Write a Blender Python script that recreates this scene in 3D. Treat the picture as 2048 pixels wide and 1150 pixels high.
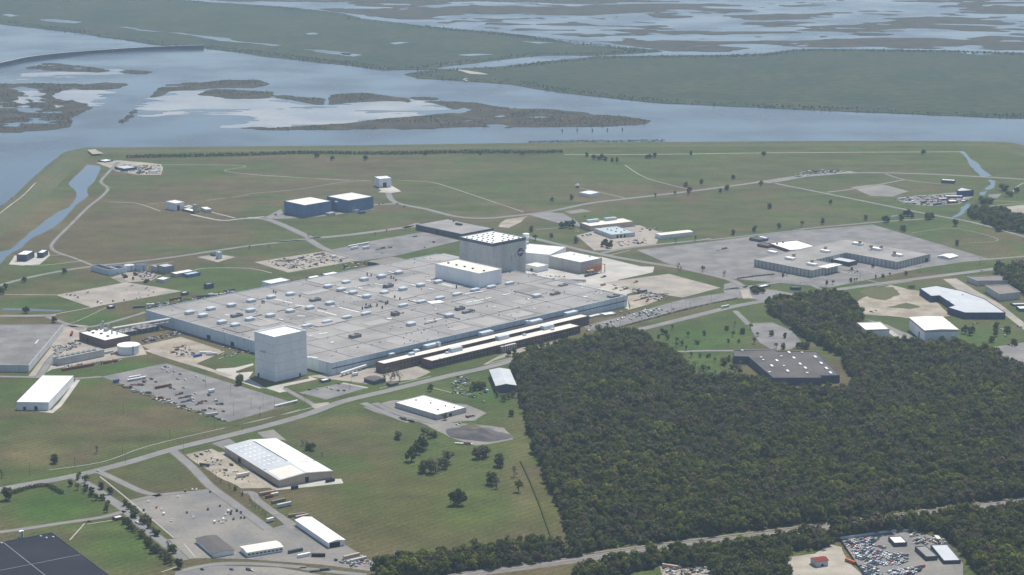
import bpy, bmesh, math, random
import numpy as np
from mathutils import Vector, Matrix, noise as mnoise
random.seed(7); rng = np.random.default_rng(7)
for o in list(bpy.data.objects): bpy.data.objects.remove(o)
SC = bpy.context.scene
COL = SC.collection
R = math.radians

# ------------------------------------------------------------------ camera, sky, sun, exposure
FPX, YH, HC = 4350.0, -410.0, 700.0          # focal length in photo pixels, horizon row, flying height in metres
TH = math.atan((575 - YH) / FPX)
cd = bpy.data.cameras.new('camera'); cam = bpy.data.objects.new('camera', cd); COL.objects.link(cam)
cam.location = (0, 0, HC); cam.rotation_euler = (math.pi / 2 - TH, 0, 0)
cd.sensor_width = 36; cd.lens = 36 * FPX / 2048; cd.clip_start = 1; cd.clip_end = 60000
SC.camera = cam
SUN_EL, SUN_AZ = R(62), R(25)                # azimuth measured to the right of the view direction (+Y)
W = bpy.data.worlds.new('World'); SC.world = W; W.use_nodes = True
wn = W.node_tree.nodes; wl = W.node_tree.links; wn.clear()
sky = wn.new('ShaderNodeTexSky'); sky.sky_type = 'NISHITA'; sky.sun_disc = False
sky.sun_elevation = SUN_EL; sky.sun_rotation = SUN_AZ; sky.altitude = 0; sky.air_density = 1.0; sky.dust_density = 1.0
bg = wn.new('ShaderNodeBackground'); bg.inputs['Strength'].default_value = 0.102
wo = wn.new('ShaderNodeOutputWorld'); wl.new(sky.outputs[0], bg.inputs[0]); wl.new(bg.outputs[0], wo.inputs[0])
sd = bpy.data.lights.new('sun', 'SUN'); sd.energy = 4.6; sd.angle = R(0.53); sd.color = (1, .945, .85)
sun = bpy.data.objects.new('sun', sd); COL.objects.link(sun)
sdir = Vector((math.sin(SUN_AZ) * math.cos(SUN_EL), math.cos(SUN_AZ) * math.cos(SUN_EL), math.sin(SUN_EL)))
sun.rotation_euler = sdir.to_track_quat('Z', 'Y').to_euler(); sun.location = (0, 3000, 3000)
vs = SC.view_settings; vs.view_transform = 'Standard'; vs.look = 'None'; vs.exposure = 0.22; vs.gamma = 1.0; vs.use_curve_mapping = False
SC.cycles.volume_bounces = 1; SC.cycles.max_bounces = 6; SC.cycles.transparent_max_bounces = 12

# ------------------------------------------------------------------ photo pixel -> point of the place
CR = dict(F=(0, 0, 1), T1=(0, 0, 2.9186), T2=(680, 0, 2.9186), T3=(1348, 0, 2.9186))
for k, x, y in (('M1', 0, 370), ('M2', 500, 330), ('M3', 1000, 330), ('M4', 1448, 330), ('L1', 0, 600), ('L2', 450, 550), ('L3', 900, 550),
                ('L4', 1448, 520), ('B1', 0, 812), ('B2', 350, 812), ('B3', 900, 812), ('B4', 1448, 812)): CR[k] = (x, y, 3.4017)
for k, x, y in (('a1', 170, 490), ('a2', 90, 630), ('a3', 820, 430), ('a4', 1020, 440), ('a5', 1130, 410), ('a6', 1470, 450), ('a7', 1660, 980),
                ('a8', 440, 860), ('b1', 500, 540), ('b2', 740, 500), ('b3', 720, 620), ('b4', 960, 590), ('b7', 1440, 690), ('b8', 480, 980)): CR[k] = (x, y, 6.7633)
CR.update(b5=(1760, 340, 7.0556), b6=(1820, 520, 8.917), c1=(440, 650, 8.2125), c2=(1800, 610, 12.78), c3=(880, 880, 8.217), c4=(560, 350, 8.533),
          c5=(0, 960, 6.054), c6=(320, 390, 12.8))
def Q(s):
    out = []; c = CR['F']
    for t in s.split():
        if t in CR: c = CR[t]
        else:
            v = [float(q) for q in t.split(',')]
            out.append((c[0] + v[0] / c[2], c[1] + v[1] / c[2]) + tuple(v[2:]))
    return out
CT, ST = math.cos(TH), math.sin(TH)
def P(px, py, z=0.0):
    a, b = (px - 1024) / FPX, -(py - 575) / FPX
    t = (z - HC) / (-ST + CT * b)
    return Vector((a * t, (CT + ST * b) * t, z))
def proj(v):
    x, y, z = v[0], v[1], v[2] - HC
    fw = CT * y - ST * z; up = ST * y + CT * z
    return 1024 + FPX * x / fw, 575 - FPX * up / fw
def hsolve(x, yt, yb, zb=0.0):
    b = P(x, yb, zb); lo, hi = zb, 150.0
    for _ in range(40):
        m = (lo + hi) / 2
        if proj((b.x, b.y, m))[1] > yt: lo = m
        else: hi = m
    return lo
def G(s, z=0.0): return [P(p[0], p[1], z) for p in Q(s)]

# ------------------------------------------------------------------ materials
MATS = {}
def mat(name, c, c2=None, sc=.05, rough=.9, spec=.15, st=1.0, fine=.12, metal=0.0, bump=0.0, lo=.35, hi=.65, fsc=None):
    if name in MATS: return MATS[name]
    m = bpy.data.materials.new(name); m.use_nodes = True; MATS[name] = m
    nt = m.node_tree; n = nt.nodes; l = nt.links; b = n['Principled BSDF']
    b.inputs['Roughness'].default_value = rough; b.inputs['Specular IOR Level'].default_value = spec; b.inputs['Metallic'].default_value = metal
    ge = n.new('ShaderNodeNewGeometry'); mp = n.new('ShaderNodeMapping'); mp.inputs['Scale'].default_value = (1, 1, st)
    l.new(ge.outputs['Position'], mp.inputs[0])
    n1 = n.new('ShaderNodeTexNoise'); n1.inputs['Scale'].default_value = sc; n1.inputs['Detail'].default_value = 6; n1.inputs['Roughness'].default_value = .6
    l.new(mp.outputs[0], n1.inputs['Vector'])
    r = n.new('ShaderNodeValToRGB'); r.color_ramp.elements[0].position = lo; r.color_ramp.elements[1].position = hi
    c2 = c2 or tuple(q * .85 for q in c)
    r.color_ramp.elements[0].color = (*c, 1); r.color_ramp.elements[1].color = (*c2, 1)
    l.new(n1.outputs[0], r.inputs[0])
    n2 = n.new('ShaderNodeTexNoise'); n2.inputs['Scale'].default_value = fsc or sc * 14; n2.inputs['Detail'].default_value = 3
    l.new(mp.outputs[0], n2.inputs['Vector'])
    mr = n.new('ShaderNodeMapRange'); mr.inputs[1].default_value = .3; mr.inputs[2].default_value = .7
    mr.inputs[3].default_value = 1 - fine; mr.inputs[4].default_value = 1 + fine; l.new(n2.outputs[0], mr.inputs[0])
    mx = n.new('ShaderNodeVectorMath'); mx.operation = 'SCALE'; l.new(r.outputs[0], mx.inputs[0]); l.new(mr.outputs[0], mx.inputs['Scale'])
    l.new(mx.outputs[0], b.inputs['Base Color'])
    if bump:
        bp = n.new('ShaderNodeBump'); bp.inputs['Strength'].default_value = bump; bp.inputs['Distance'].default_value = 1.0
        l.new(n2.outputs[0], bp.inputs['Height']); l.new(bp.outputs[0], b.inputs['Normal'])
    return m
mat('asphalt', (.152, .148, .145), (.215, .208, .20), .03, fine=.14, lo=.4, hi=.6)
mat('roof_light', (0.352, 0.339, 0.321), (0.308, 0.295, 0.282), .02, fine=.06)
mat('roof_mid', (0.198, 0.189, 0.180), (0.229, 0.220, 0.209), .02, fine=.06)
mat('road', (.175, .172, .17), (.225, .22, .212), .03, fine=.08)
mat('gravel', (.165, .162, .158), (.24, .224, .196), .018, fine=.12, lo=.38, hi=.62)
mat('concrete', (.34, .325, .295), (.46, .44, .40), .03, fine=.08)
mat('path', (.30, .29, .26), (.38, .36, .32), .05, fine=.1)
mat('shoulder', (.15, .135, .095), (.10, .105, .055), .08, fine=.2)
mat('tan_lot', (0.248, 0.225, 0.198), (0.350, 0.313, 0.262), .03, fine=.15, lo=.38, hi=.62)
mat('dirt', (0.239, 0.207, 0.161), (0.368, 0.327, 0.262), .03, fine=.2, lo=.38, hi=.62)
mat('sand', (0.386, 0.354, 0.299), (0.285, 0.258, 0.207), .05)
mat('roof_grey', (0.231, 0.220, 0.209), (0.304, 0.292, 0.278), .02, fine=.08, lo=.38, hi=.62)
mat('roof_dark', (.085, .08, .08), (.12, .112, .105), .03, fine=.1)
mat('roof_black', (.018, .019, .026), (.027, .028, .036), .02, fine=.1)
mat('roof_brown', (.19, .165, .15), (.24, .21, .185), .04)
mat('roof_white', (.8, .8, .79), (.7, .7, .69), .05, rough=.5, fine=.03)
mat('roof_cream', (.72, .68, .60), (.62, .58, .51), .05, rough=.6, fine=.06)
mat('roof_blue', (.42, .5, .52), (.36, .43, .46), .05, fine=.08)
mat('roof_metal', (.5, .52, .54), (.42, .44, .46), .05, rough=.55, fine=.06)
mat('wall_white', (.84, .84, .83), (.74, .75, .75), .05, st=.25, fine=.07)
mat('wall_pale', (.58, .58, .57), (.46, .47, .47), .06, st=.2, fine=.1)
mat('wall_grey', (.52, .51, .475), (.41, .405, .385), .06, st=.2, fine=.1)
mat('wall_blue', (.13, .22, .36), (.10, .17, .29), .05, st=.2, fine=.12)
mat('wall_navy', (.045, .075, .15), (.035, .055, .11), .05, st=.2, fine=.15)
mat('wall_factory', (.62, .68, .72), (.52, .59, .64), .03, st=.3, fine=.07)
mat('wall_brick', (.18, .115, .09), (.13, .085, .07), .1, fine=.15)
mat('wall_tan', (.52, .41, .31), (.43, .34, .26), .06, st=.3, fine=.08)
mat('wall_slate', (.10, .12, .15), (.08, .09, .115), .06, st=.2, fine=.12)
mat('wall_olive', (.34, .335, .30), (.24, .245, .22), .12, st=.15, fine=.2)
mat('dark', (.02, .021, .025), (.03, .03, .033), .2)
mat('seam', (.10, .10, .105), (.13, .13, .13), .1)
mat('unit_blue', (.54, .59, .62), (.45, .50, .54), .1, fine=.05)
mat('unit_grey', (.23, .235, .24), (.16, .165, .17), .2)
mat('rail_bed', (.19, .17, .15), (.25, .23, .20), .1, fine=.2)
mat('unit_dark', (.09, .10, .115), (.06, .065, .075), .2)
mat('steel', (.38, .39, .40), (.3, .31, .32), .3, rough=.5, metal=.3)
mat('rust', (.2, .09, .05), (.13, .06, .035), .3)
mat('orange', (.5, .16, .06), (.4, .12, .05), .2)
mat('red', (.22, .05, .04), (.17, .04, .032), .2)
mat('blue_paint', (.06, .15, .42), (.05, .12, .34), .2)
mat('yellow', (.55, .38, .08), (.42, .3, .07), .2)
mat('tan_box', (.42, .33, .22), (.34, .27, .18), .2)
mat('emblem_blue', (.015, .035, .16), (.014, .03, .14), .2)
mat('emblem_red', (.55, .03, .03), (.5, .03, .03), .2)
mat('emblem_white', (.8, .8, .8), (.78, .78, .78), .2)
mat('canal', (.05, .075, .09), (.06, .08, .09), .01, rough=.12, spec=.5, fine=.02)
mat('bark', (.085, .07, .055), (.06, .05, .04), .5)
mat('marsh_ground', (.062, .05, .03), (.024, .03, .015), .02, lo=.38, hi=.62, fine=.35)
mat('brush_ground', (.024, .042, .017), (.042, .052, .022), .005, lo=.38, hi=.62, fine=.4, fsc=.035)
mat('levee_grass', (.10, .098, .045), (.072, .088, .035), .01, fine=.15)
mat('shallows_sheen', (.30, .30, .29), (.2, .22, .24), .006, rough=.35, spec=.5, lo=.4, hi=.6, fine=.1)  # calm shallow water, its pale sky reflection put into the base colour
mat('rock', (.16, .155, .15), (.11, .11, .108), .2)
mat('mound', (.085, .08, .082), (.12, .112, .11), .1, fine=.2)
mat('glass', (.02, .025, .03), (.03, .035, .04), .2, rough=.1, spec=.5)
mat('tyre', (.012, .012, .012), (.02, .02, .02), .5)
for k, c in dict(white=(.75, .75, .74), silver=(.42, .43, .44), black=(.012, .012, .014), grey=(.12, .125, .13), red=(.32, .03, .03), blue=(.03, .07, .22), tan=(.38, .33, .25), green=(.05, .12, .07)).items():
    mat('paint_' + k, c, tuple(q * .95 for q in c), .5, rough=.25, spec=.5, fine=.02)
def leafmat(name, cs, trans=.25):
    m = bpy.data.materials.new(name); m.use_nodes = True; MATS[name] = m
    nt = m.node_tree; n = nt.nodes; l = nt.links; b = n['Principled BSDF']; b.inputs['Roughness'].default_value = .75; b.inputs['Specular IOR Level'].default_value = .2
    oi = n.new('ShaderNodeObjectInfo'); ge = n.new('ShaderNodeNewGeometry')
    r = n.new('ShaderNodeValToRGB'); e = r.color_ramp.elements
    while len(e) < len(cs): e.new(.5)
    for i, c in enumerate(cs): e[i].position = i / (len(cs) - 1); e[i].color = (*c, 1)
    l.new(oi.outputs['Random'], r.inputs[0])
    mr = n.new('ShaderNodeMapRange'); mr.inputs[3].default_value = .86; mr.inputs[4].default_value = 1.14; l.new(ge.outputs['Random Per Island'], mr.inputs[0])
    mx = n.new('ShaderNodeVectorMath'); mx.operation = 'SCALE'; l.new(r.outputs[0], mx.inputs[0]); l.new(mr.outputs[0], mx.inputs['Scale'])
    l.new(mx.outputs[0], b.inputs['Base Color'])
    tr = n.new('ShaderNodeBsdfTranslucent'); l.new(mx.outputs[0], tr.inputs['Color'])
    ms = n.new('ShaderNodeMixShader'); ms.inputs[0].default_value = trans; l.new(b.outputs[0], ms.inputs[1]); l.new(tr.outputs[0], ms.inputs[2])
    l.new(ms.outputs[0], n['Material Output'].inputs[0])
leafmat('leaf_green', [(0.099, 0.122, 0.023), (0.128, 0.151, 0.027), (0.072, 0.093, 0.019), (0.168, 0.175, 0.034), (0.102, 0.119, 0.023), (0.139, 0.140, 0.030)], .45)
leafmat('leaf_dark', [(0.052, 0.069, 0.017), (0.070, 0.089, 0.019), (0.058, 0.077, 0.018), (0.087, 0.102, 0.024)], .35)
leafmat('leaf_bright', [(0.197, 0.212, 0.028), (0.232, 0.233, 0.034), (0.162, 0.196, 0.024)], .45)
leafmat('leaf_grey', [(0.151, 0.134, 0.096), (0.185, 0.162, 0.118), (0.129, 0.125, 0.078)], .25)
leafmat('leaf_brown', [(.135, .108, .052), (.115, .098, .046), (.11, .105, .042)], .32)
leafmat('leaf_brush', [(.065, .095, .03), (.08, .105, .034), (.06, .092, .03), (.085, .095, .036)], .45)

# ------------------------------------------------------------------ object helpers
def lk(o, parent=None):
    COL.objects.link(o)
    if parent: o.parent = parent
    return o
def mobj(name, vs_, fs, m, parent=None, mi=None, smooth=False):
    me = bpy.data.meshes.new(name); me.from_pydata([tuple(v) for v in vs_], [], fs)
    for q in (m if isinstance(m, (list, tuple)) else [m]): me.materials.append(MATS[q])
    if mi: me.polygons.foreach_set('material_index', mi)
    if smooth: me.polygons.foreach_set('use_smooth', [True] * len(me.polygons))
    me.update(); return lk(bpy.data.objects.new(name, me), parent)
def tag(o, label=None, cat=None, group=None, kind=None):
    if label: o['label'] = label
    if cat: o['category'] = cat
    if group: o['group'] = group
    if kind: o['kind'] = kind
    return o
def empty(name, loc, label, cat, group=None, rz=0):
    o = lk(bpy.data.objects.new(name, None)); o.location = loc; o.rotation_euler.z = rz; o.empty_display_size = 1
    return tag(o, label, cat, group)
def area2(p): return sum(p[i][0] * p[(i + 1) % len(p)][1] - p[(i + 1) % len(p)][0] * p[i][1] for i in range(len(p)))
def ccw(p): return p if area2(p) > 0 else p[::-1]
def rough(p, amp=.12, it=3):
    for _ in range(it):
        q = []
        for i in range(len(p)):
            a, b = p[i], p[(i + 1) % len(p)]; d = b - a; L = d.length
            q += [a, (a + b) / 2 + Vector((-d.y, d.x, 0)) * random.uniform(-amp, amp) + d * random.uniform(-.1, .1)]
        p = q
    return p
def sheet(name, s, m, z=.02, rg=0, it=3, parent=None, kind='structure', pts=None):
    p = [Vector((v.x, v.y, z)) for v in (pts or G(s))]
    if rg: p = rough(p, rg, it)
    p = ccw(p)
    o = mobj(name, p, [list(range(len(p)))], m, parent)
    if kind and not parent: o['kind'] = kind
    return o
def smoothline(p, n=4):
    if len(p) < 3: return p
    out = []
    for i in range(len(p) - 1):
        a, b, c, d = p[max(i - 1, 0)], p[i], p[i + 1], p[min(i + 2, len(p) - 1)]
        for k in range(n):
            t = k / n
            out.append(.5 * ((2 * b) + (c - a) * t + (2 * a - 5 * b + 4 * c - d) * t * t + (3 * b - a - 3 * c + d) * t ** 3))
    return out + [p[-1]]
def strip(name, s, w, m, z=.06, prof=None, parent=None, kind='structure', pts=None, sm=True):
    """a road or bank along a line; prof = [(offset, height), ...] across it"""
    p = pts or G(s)
    if sm: p = smoothline(p)
    prof = prof or [(-w / 2, 0), (w / 2, 0)]
    vs_, fs = [], []
    for i, q in enumerate(p):
        t = p[min(i + 1, len(p) - 1)] - p[max(i - 1, 0)]; t.z = 0; t.normalize(); nr = Vector((t.y, -t.x, 0))
        for o_, h in prof: v = q + nr * o_; vs_.append((v.x, v.y, z + h))
    k = len(prof)
    for i in range(len(p) - 1):
        for j in range(k - 1): fs.append([i * k + j, i * k + j + 1, (i + 1) * k + j + 1, (i + 1) * k + j])
    o = mobj(name, vs_, fs, m, parent)
    if kind and not parent: o['kind'] = kind
    return o
def boxv(cx, cy, z0, z1, lx, ly, a=0, taper=1.0):
    c, s = math.cos(a), math.sin(a); v = []
    for z, k in ((z0, 1), (z1, taper)):
        for x, y in ((-1, -1), (1, -1), (1, 1), (-1, 1)):
            X, Y = x * lx / 2 * k, y * ly / 2 * k; v.append((cx + X * c - Y * s, cy + X * s + Y * c, z))
    return v
BF = [[3, 2, 1, 0], [4, 5, 6, 7], [0, 1, 5, 4], [1, 2, 6, 5], [2, 3, 7, 6], [3, 0, 4, 7]]
class MB:
    def __init__(s): s.v, s.f, s.m = [], [], []
    def add(s, v, f, m=0):
        b = len(s.v); s.v += [tuple(q) for q in v]; s.f += [[i + b for i in q] for q in f]; s.m += [m] * len(f); return s
    def box(s, cx, cy, z0, z1, lx, ly, a=0, m=0, taper=1.0): return s.add(boxv(cx, cy, z0, z1, lx, ly, a, taper), BF, m)
    def cyl(s, cx, cy, z0, z1, r, n=12, m=0, r2=None):
        r2 = r if r2 is None else r2
        v = [(cx + q * math.cos(2 * math.pi * i / n), cy + q * math.sin(2 * math.pi * i / n), z) for z, q in ((z0, r), (z1, r2)) for i in range(n)]
        return s.add(v, [[i, (i + 1) % n, n + (i + 1) % n, n + i] for i in range(n)] + [list(range(n))[::-1], list(range(n, 2 * n))], m)
    def tube(s, a, b, r, n=6, m=0, r2=None):
        a, b = Vector(a), Vector(b); d = (b - a); q = d.to_track_quat('Z', 'Y'); r2 = r if r2 is None else r2
        v = [p + q @ Vector((k * math.cos(2 * math.pi * i / n), k * math.sin(2 * math.pi * i / n), 0)) for p, k in ((a, r), (b, r2)) for i in range(n)]
        return s.add(v, [[i, (i + 1) % n, n + (i + 1) % n, n + i] for i in range(n)] + [list(range(n))[::-1], list(range(n, 2 * n))], m)
    def build(s, name, m, parent=None, smooth=False): return mobj(name, s.v, s.f, m, parent, s.m, smooth)

# the works' own right-angled plan: direction of the factory's long front
_a, _b, _c = P(669, 751), P(1254, 617), P(291, 643)
GA = (math.atan2((_b - _a).y, (_b - _a).x) + math.atan2((_c - _a).y, (_c - _a).x) - math.pi / 2) / 2
def snap_dir(a, tol=14):
    d = (a - GA + math.pi / 4) % (math.pi / 2) - math.pi / 4
    return a - d if abs(d) < R(tol) else a
def squared(p, tol=14):
    c = sum(p, Vector()) / 4
    u = ((p[1] - p[0]) + (p[2] - p[3])) / 2; v = ((p[3] - p[0]) + (p[2] - p[1])) / 2
    au, av = math.atan2(u.y, u.x), math.atan2(v.y, v.x)
    d = (av - au + math.pi) % (2 * math.pi) - math.pi; sg = 1 if d > 0 else -1
    e = (abs(d) - math.pi / 2) * sg / 2
    a = snap_dir(au + e, tol)
    U = Vector((math.cos(a), math.sin(a), 0)) * u.length / 2; V = Vector((-math.sin(a), math.cos(a), 0)) * v.length / 2 * sg
    return [c - U - V, c + U - V, c + U + V, c - U + V]
def ortho(p, it=3):
    U = Vector((math.cos(GA), math.sin(GA), 0)); V = Vector((-U.y, U.x, 0))
    q = [[v.dot(U), v.dot(V)] for v in p]; n = len(q); z = p[0].z
    for _ in range(it * 8):
        for i in range(n):
            a, b = q[i], q[(i + 1) % n]; k = 1 if abs(a[0] - b[0]) > abs(a[1] - b[1]) else 0
            a[k] = b[k] = (a[k] + b[k]) / 2
    return [Vector((U.x * a + V.x * b, U.y * a + V.y * b, z)) for a, b in q]
def inset(p, d):
    n = len(p); out = []
    for i in range(n):
        a, b, c = p[i - 1], p[i], p[(i + 1) % n]
        e, f = (b - a).normalized(), (c - b).normalized(); n1, n2 = Vector((-e.y, e.x, 0)), Vector((-f.y, f.x, 0))
        m = n1 + n2; k = max(m.dot(n1), .35); out.append(b + m * (d / k))
    return out
BLD = {}
def roof_of(e): return next(c for c in e.children if c.name.split('.')[0] == 'roof')
def bld(name, label, cat, roof, base, wm='wall_white', rm='roof_white', zb=0.0, gable=0.0, par=.6, group=None, sq=True, tol=14, doors=(), bands=(), units=(), um='unit_blue', rib=0, cornice=None, key=None, orth=False, hmul=1.0):
    px = Q(roof); cr = CR[roof.split()[0]]
    h = hsolve(px[base[0]][0], px[base[0]][1], cr[1] + base[1] / cr[2], zb) if isinstance(base, tuple) else base
    p = [P(x, y, h) for x, y in px]
    if orth: p = ortho(p)
    elif len(p) == 4 and sq: p = squared(p, tol)
    p = ccw(p); n = len(p)
    c = sum(p, Vector()) / n; loc = Vector((c.x, c.y, 0)); p = [q - loc for q in p]
    e = empty(name, loc, label, cat, group); z0 = 0.0
    au = max(range(n), key=lambda i: (p[(i + 1) % n] - p[i]).length); ax = p[(au + 1) % n] - p[au]; ang = math.atan2(ax.y, ax.x)
    if gable and n == 4:
        i0 = au; A, B, C, D = (p[(i0 + k) % 4] for k in range(4))
        r1, r2 = (A + D) / 2, (B + C) / 2; r1, r2 = Vector((r1.x, r1.y, h + gable)), Vector((r2.x, r2.y, h + gable))
        f = lambda q, z=0.0: (q.x, q.y, z)
        mobj('wall', [f(A), f(B), f(C), f(D), A, B, C, D, r1, r2], [[0, 1, 5, 4], [1, 2, 6, 9, 5], [2, 3, 7, 6], [3, 0, 4, 8, 7]], wm, e)
        o = Vector((0, 0, .25)); ov = (B - A).normalized() * .7; wv = (D - A).normalized() * .7; dz = Vector((0, 0, gable * .7 / max(((D - A).length / 2), 1)))
        top = [A - ov - wv - dz, B + ov - wv - dz, r2 + ov, r1 - ov, C + ov + wv - dz, D - ov + wv - dz]
        v = [q + o for q in top] + [q + o * .1 for q in top]
        mobj('roof', v, [[0, 1, 2, 3], [3, 2, 4, 5], [7, 6, 9, 8], [8, 9, 11, 10], [0, 6, 7, 1], [1, 7, 8, 2], [2, 8, 10, 4], [4, 10, 11, 5], [5, 11, 9, 3], [3, 9, 6, 0]], rm, e)
    else:
        q = inset(p, min(.6, (p[1] - p[0]).length * .12)); hr = h - par
        v = [(a.x, a.y, z0) for a in p] + [(a.x, a.y, h) for a in p] + [(a.x, a.y, h) for a in q] + [(a.x, a.y, hr - .05) for a in q]
        fs = []
        for i in range(n):
            j = (i + 1) % n
            fs += [[i, j, n + j, n + i], [n + i, n + j, 2 * n + j, 2 * n + i], [2 * n + i, 2 * n + j, 3 * n + j, 3 * n + i]]
        mobj('wall', v, fs, wm, e)
        mobj('roof', [(a.x, a.y, hr) for a in q], [list(range(n))], rm, e)
    def panel(nm, i, t0, t1, za, zc, m, out=.08, th=.0):
        a, b = p[i], p[(i + 1) % n]; d = (b - a); nr = Vector((d.y, -d.x, 0)).normalized()
        mid = a + d * (t0 + t1) / 2 + nr * (out / 2 - .02); L = d.length * (t1 - t0)
        o = MB().box(0, 0, za, zc, L, out + .04, 0).build(nm, m, e); o.location = (mid.x, mid.y, 0); o.rotation_euler.z = math.atan2(d.y, d.x); return o
    def eidx(px_, py_):                        # the wall nearest to a photo pixel
        g = P(px_, py_, zb) - loc
        best = min(range(n), key=lambda i: ((p[i] + p[(i + 1) % n]) / 2 - Vector((g.x, g.y, h))).length); return best
    for s, t0, t1, hh in doors:
        i = eidx(*Q(roof.split()[0] + ' ' + s)[0][:2]); panel('door', i, t0, t1, .05, min(hh, h * .9), 'dark', .1)
    for s, cnt, f0, f1, m in bands:            # rows of windows or panels along one wall
        i = eidx(*Q(roof.split()[0] + ' ' + s)[0][:2]); L = 1.0 / cnt
        src = None
        for k in range(cnt):
            if src is None: src = panel('window', i, k * L + L * .14, k * L + L * .86, h * f0, h * f1, m, .1)
            else:
                a, b = p[i], p[(i + 1) % n]; d = b - a; o = lk(src.copy(), e); nr = Vector((d.y, -d.x, 0)).normalized(); mid = a + d * (k + .5) * L + nr * .03; o.location = (mid.x, mid.y, 0)
    if rib:                                    # upright ribs set along every wall
        for i in range(n):
            a, b = p[i], p[(i + 1) % n]; d = b - a; cnt = max(int(d.length / rib), 1); src = None; nr = Vector((d.y, -d.x, 0)).normalized()
            if nr.y > .25: continue
            for k in range(cnt):
                if src is None: src = panel('pilaster', i, .02 / cnt, .30 / cnt, .05, h - .3, 'wall_olive', .35); off = src.location - a
                else: o = lk(src.copy(), e); o.location = src.location + d * k / cnt
    if cornice:
        q = inset(p, -.25); zc = h - cornice[1]; r = inset(p, .3)
        v = [(a.x, a.y, zc) for a in q] + [(a.x, a.y, h + .3) for a in q] + [(a.x, a.y, h + .3) for a in r] + [(a.x, a.y, h - .3) for a in r] + [(a.x, a.y, zc) for a in p]
        fs = [[k * n + i, k * n + (i + 1) % n, (k + 1) * n + (i + 1) % n, (k + 1) * n + i] for k in range(3) for i in range(n)] + [[4 * n + i, 4 * n + (i + 1) % n, (i + 1) % n, i] for i in range(n)]
        mobj('cornice', v, fs, cornice[0], e)
    for s, lx, ly, lz in units:
        for x, y in Q(s):
            g = P(x, y, h) - loc; o = MB().box(0, 0, 0, lz, lx, ly, 0, 0, .96).build('rooftop_unit', um, roof_of(e)); o.location = (g.x, g.y, h - par + .0); o.rotation_euler.z = ang
    BLD[key or name] = (e, p, h, loc, ang)
    return e, p, h, loc, ang
# ------------------------------------------------------------------ water, land, far marsh
WZ = -1.0
def pip(poly, x, y):
    ins = np.zeros(x.shape, bool); n = len(poly)
    for i in range(n):
        (x1, y1), (x2, y2) = poly[i][:2], poly[(i + 1) % n][:2]
        if y1 == y2: continue
        ins ^= ((y1 > y) != (y2 > y)) & (x < (x2 - x1) * (y - y1) / (y2 - y1) + x1)
    return ins
def vnoise(x, y, sc, seed=0, oct=4):
    """value noise on arrays"""
    out = np.zeros_like(x); amp = 1.0; tot = 0
    for o_ in range(oct):
        f = 2 ** o_ / sc; X, Y = x * f + seed * 17.3, y * f + seed * 9.1
        xi, yi = np.floor(X), np.floor(Y); xf, yf = X - xi, Y - yi; xf = xf * xf * (3 - 2 * xf); yf = yf * yf * (3 - 2 * yf)
        h = lambda a, b: np.modf(np.abs(np.sin(a * 127.1 + b * 311.7 + seed * 3.7) * 43758.5453))[0]
        out += amp * ((h(xi, yi) * (1 - xf) + h(xi + 1, yi) * xf) * (1 - yf) + (h(xi, yi + 1) * (1 - xf) + h(xi + 1, yi + 1) * xf) * yf); tot += amp; amp *= .55
    return out / tot
m = mat('water', (.03, .045, .06), (.045, .058, .068), .002, rough=.16, spec=.44, fine=.03)
_n = m.node_tree.nodes; _l = m.node_tree.links
_tx = _n.new('ShaderNodeTexNoise'); _tx.inputs['Scale'].default_value = .12; _tx.inputs['Detail'].default_value = 4
_g = _n.new('ShaderNodeNewGeometry'); _l.new(_g.outputs['Position'], _tx.inputs['Vector'])
_bp = _n.new('ShaderNodeBump'); _bp.inputs['Strength'].default_value = .25; _bp.inputs['Distance'].default_value = .6
_l.new(_tx.outputs[0], _bp.inputs['Height']); _l.new(_bp.outputs[0], _n['Principled BSDF'].inputs['Normal'])
# wind ruffles: patches of rougher and calmer water
_r1 = _n.new('ShaderNodeTexNoise'); _r1.inputs['Scale'].default_value = .004; _r1.inputs['Detail'].default_value = 5; _l.new(_g.outputs['Position'], _r1.inputs['Vector'])
_m1 = _n.new('ShaderNodeMapRange'); _m1.inputs[1].default_value = .35; _m1.inputs[2].default_value = .65; _m1.inputs[3].default_value = .08; _m1.inputs[4].default_value = .3
_l.new(_r1.outputs[0], _m1.inputs[0]); _l.new(_m1.outputs[0], _n['Principled BSDF'].inputs['Roughness'])
o = mobj('water', [(-4500, 1200, WZ), (4500, 1200, WZ), (4500, 15500, WZ), (-4500, 15500, WZ)], [[0, 1, 2, 3]], 'water'); o['kind'] = 'structure'

SHORE = Q('F -140,520 -60,472 0,423 38,394 69,363 120,319 154,300 M1 0,0') [:-1] + Q('F 240,297 699,293 1057,288 1379,286 1691,284 1999,286 2048,298 2130,322 2300,380')
shore_w = [P(x, y) for x, y in SHORE]
landpoly = [(v.x, v.y) for v in shore_w] + [(2200, 3200), (2200, 1250), (-2200, 1250), (-2200, 2900)]
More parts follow.
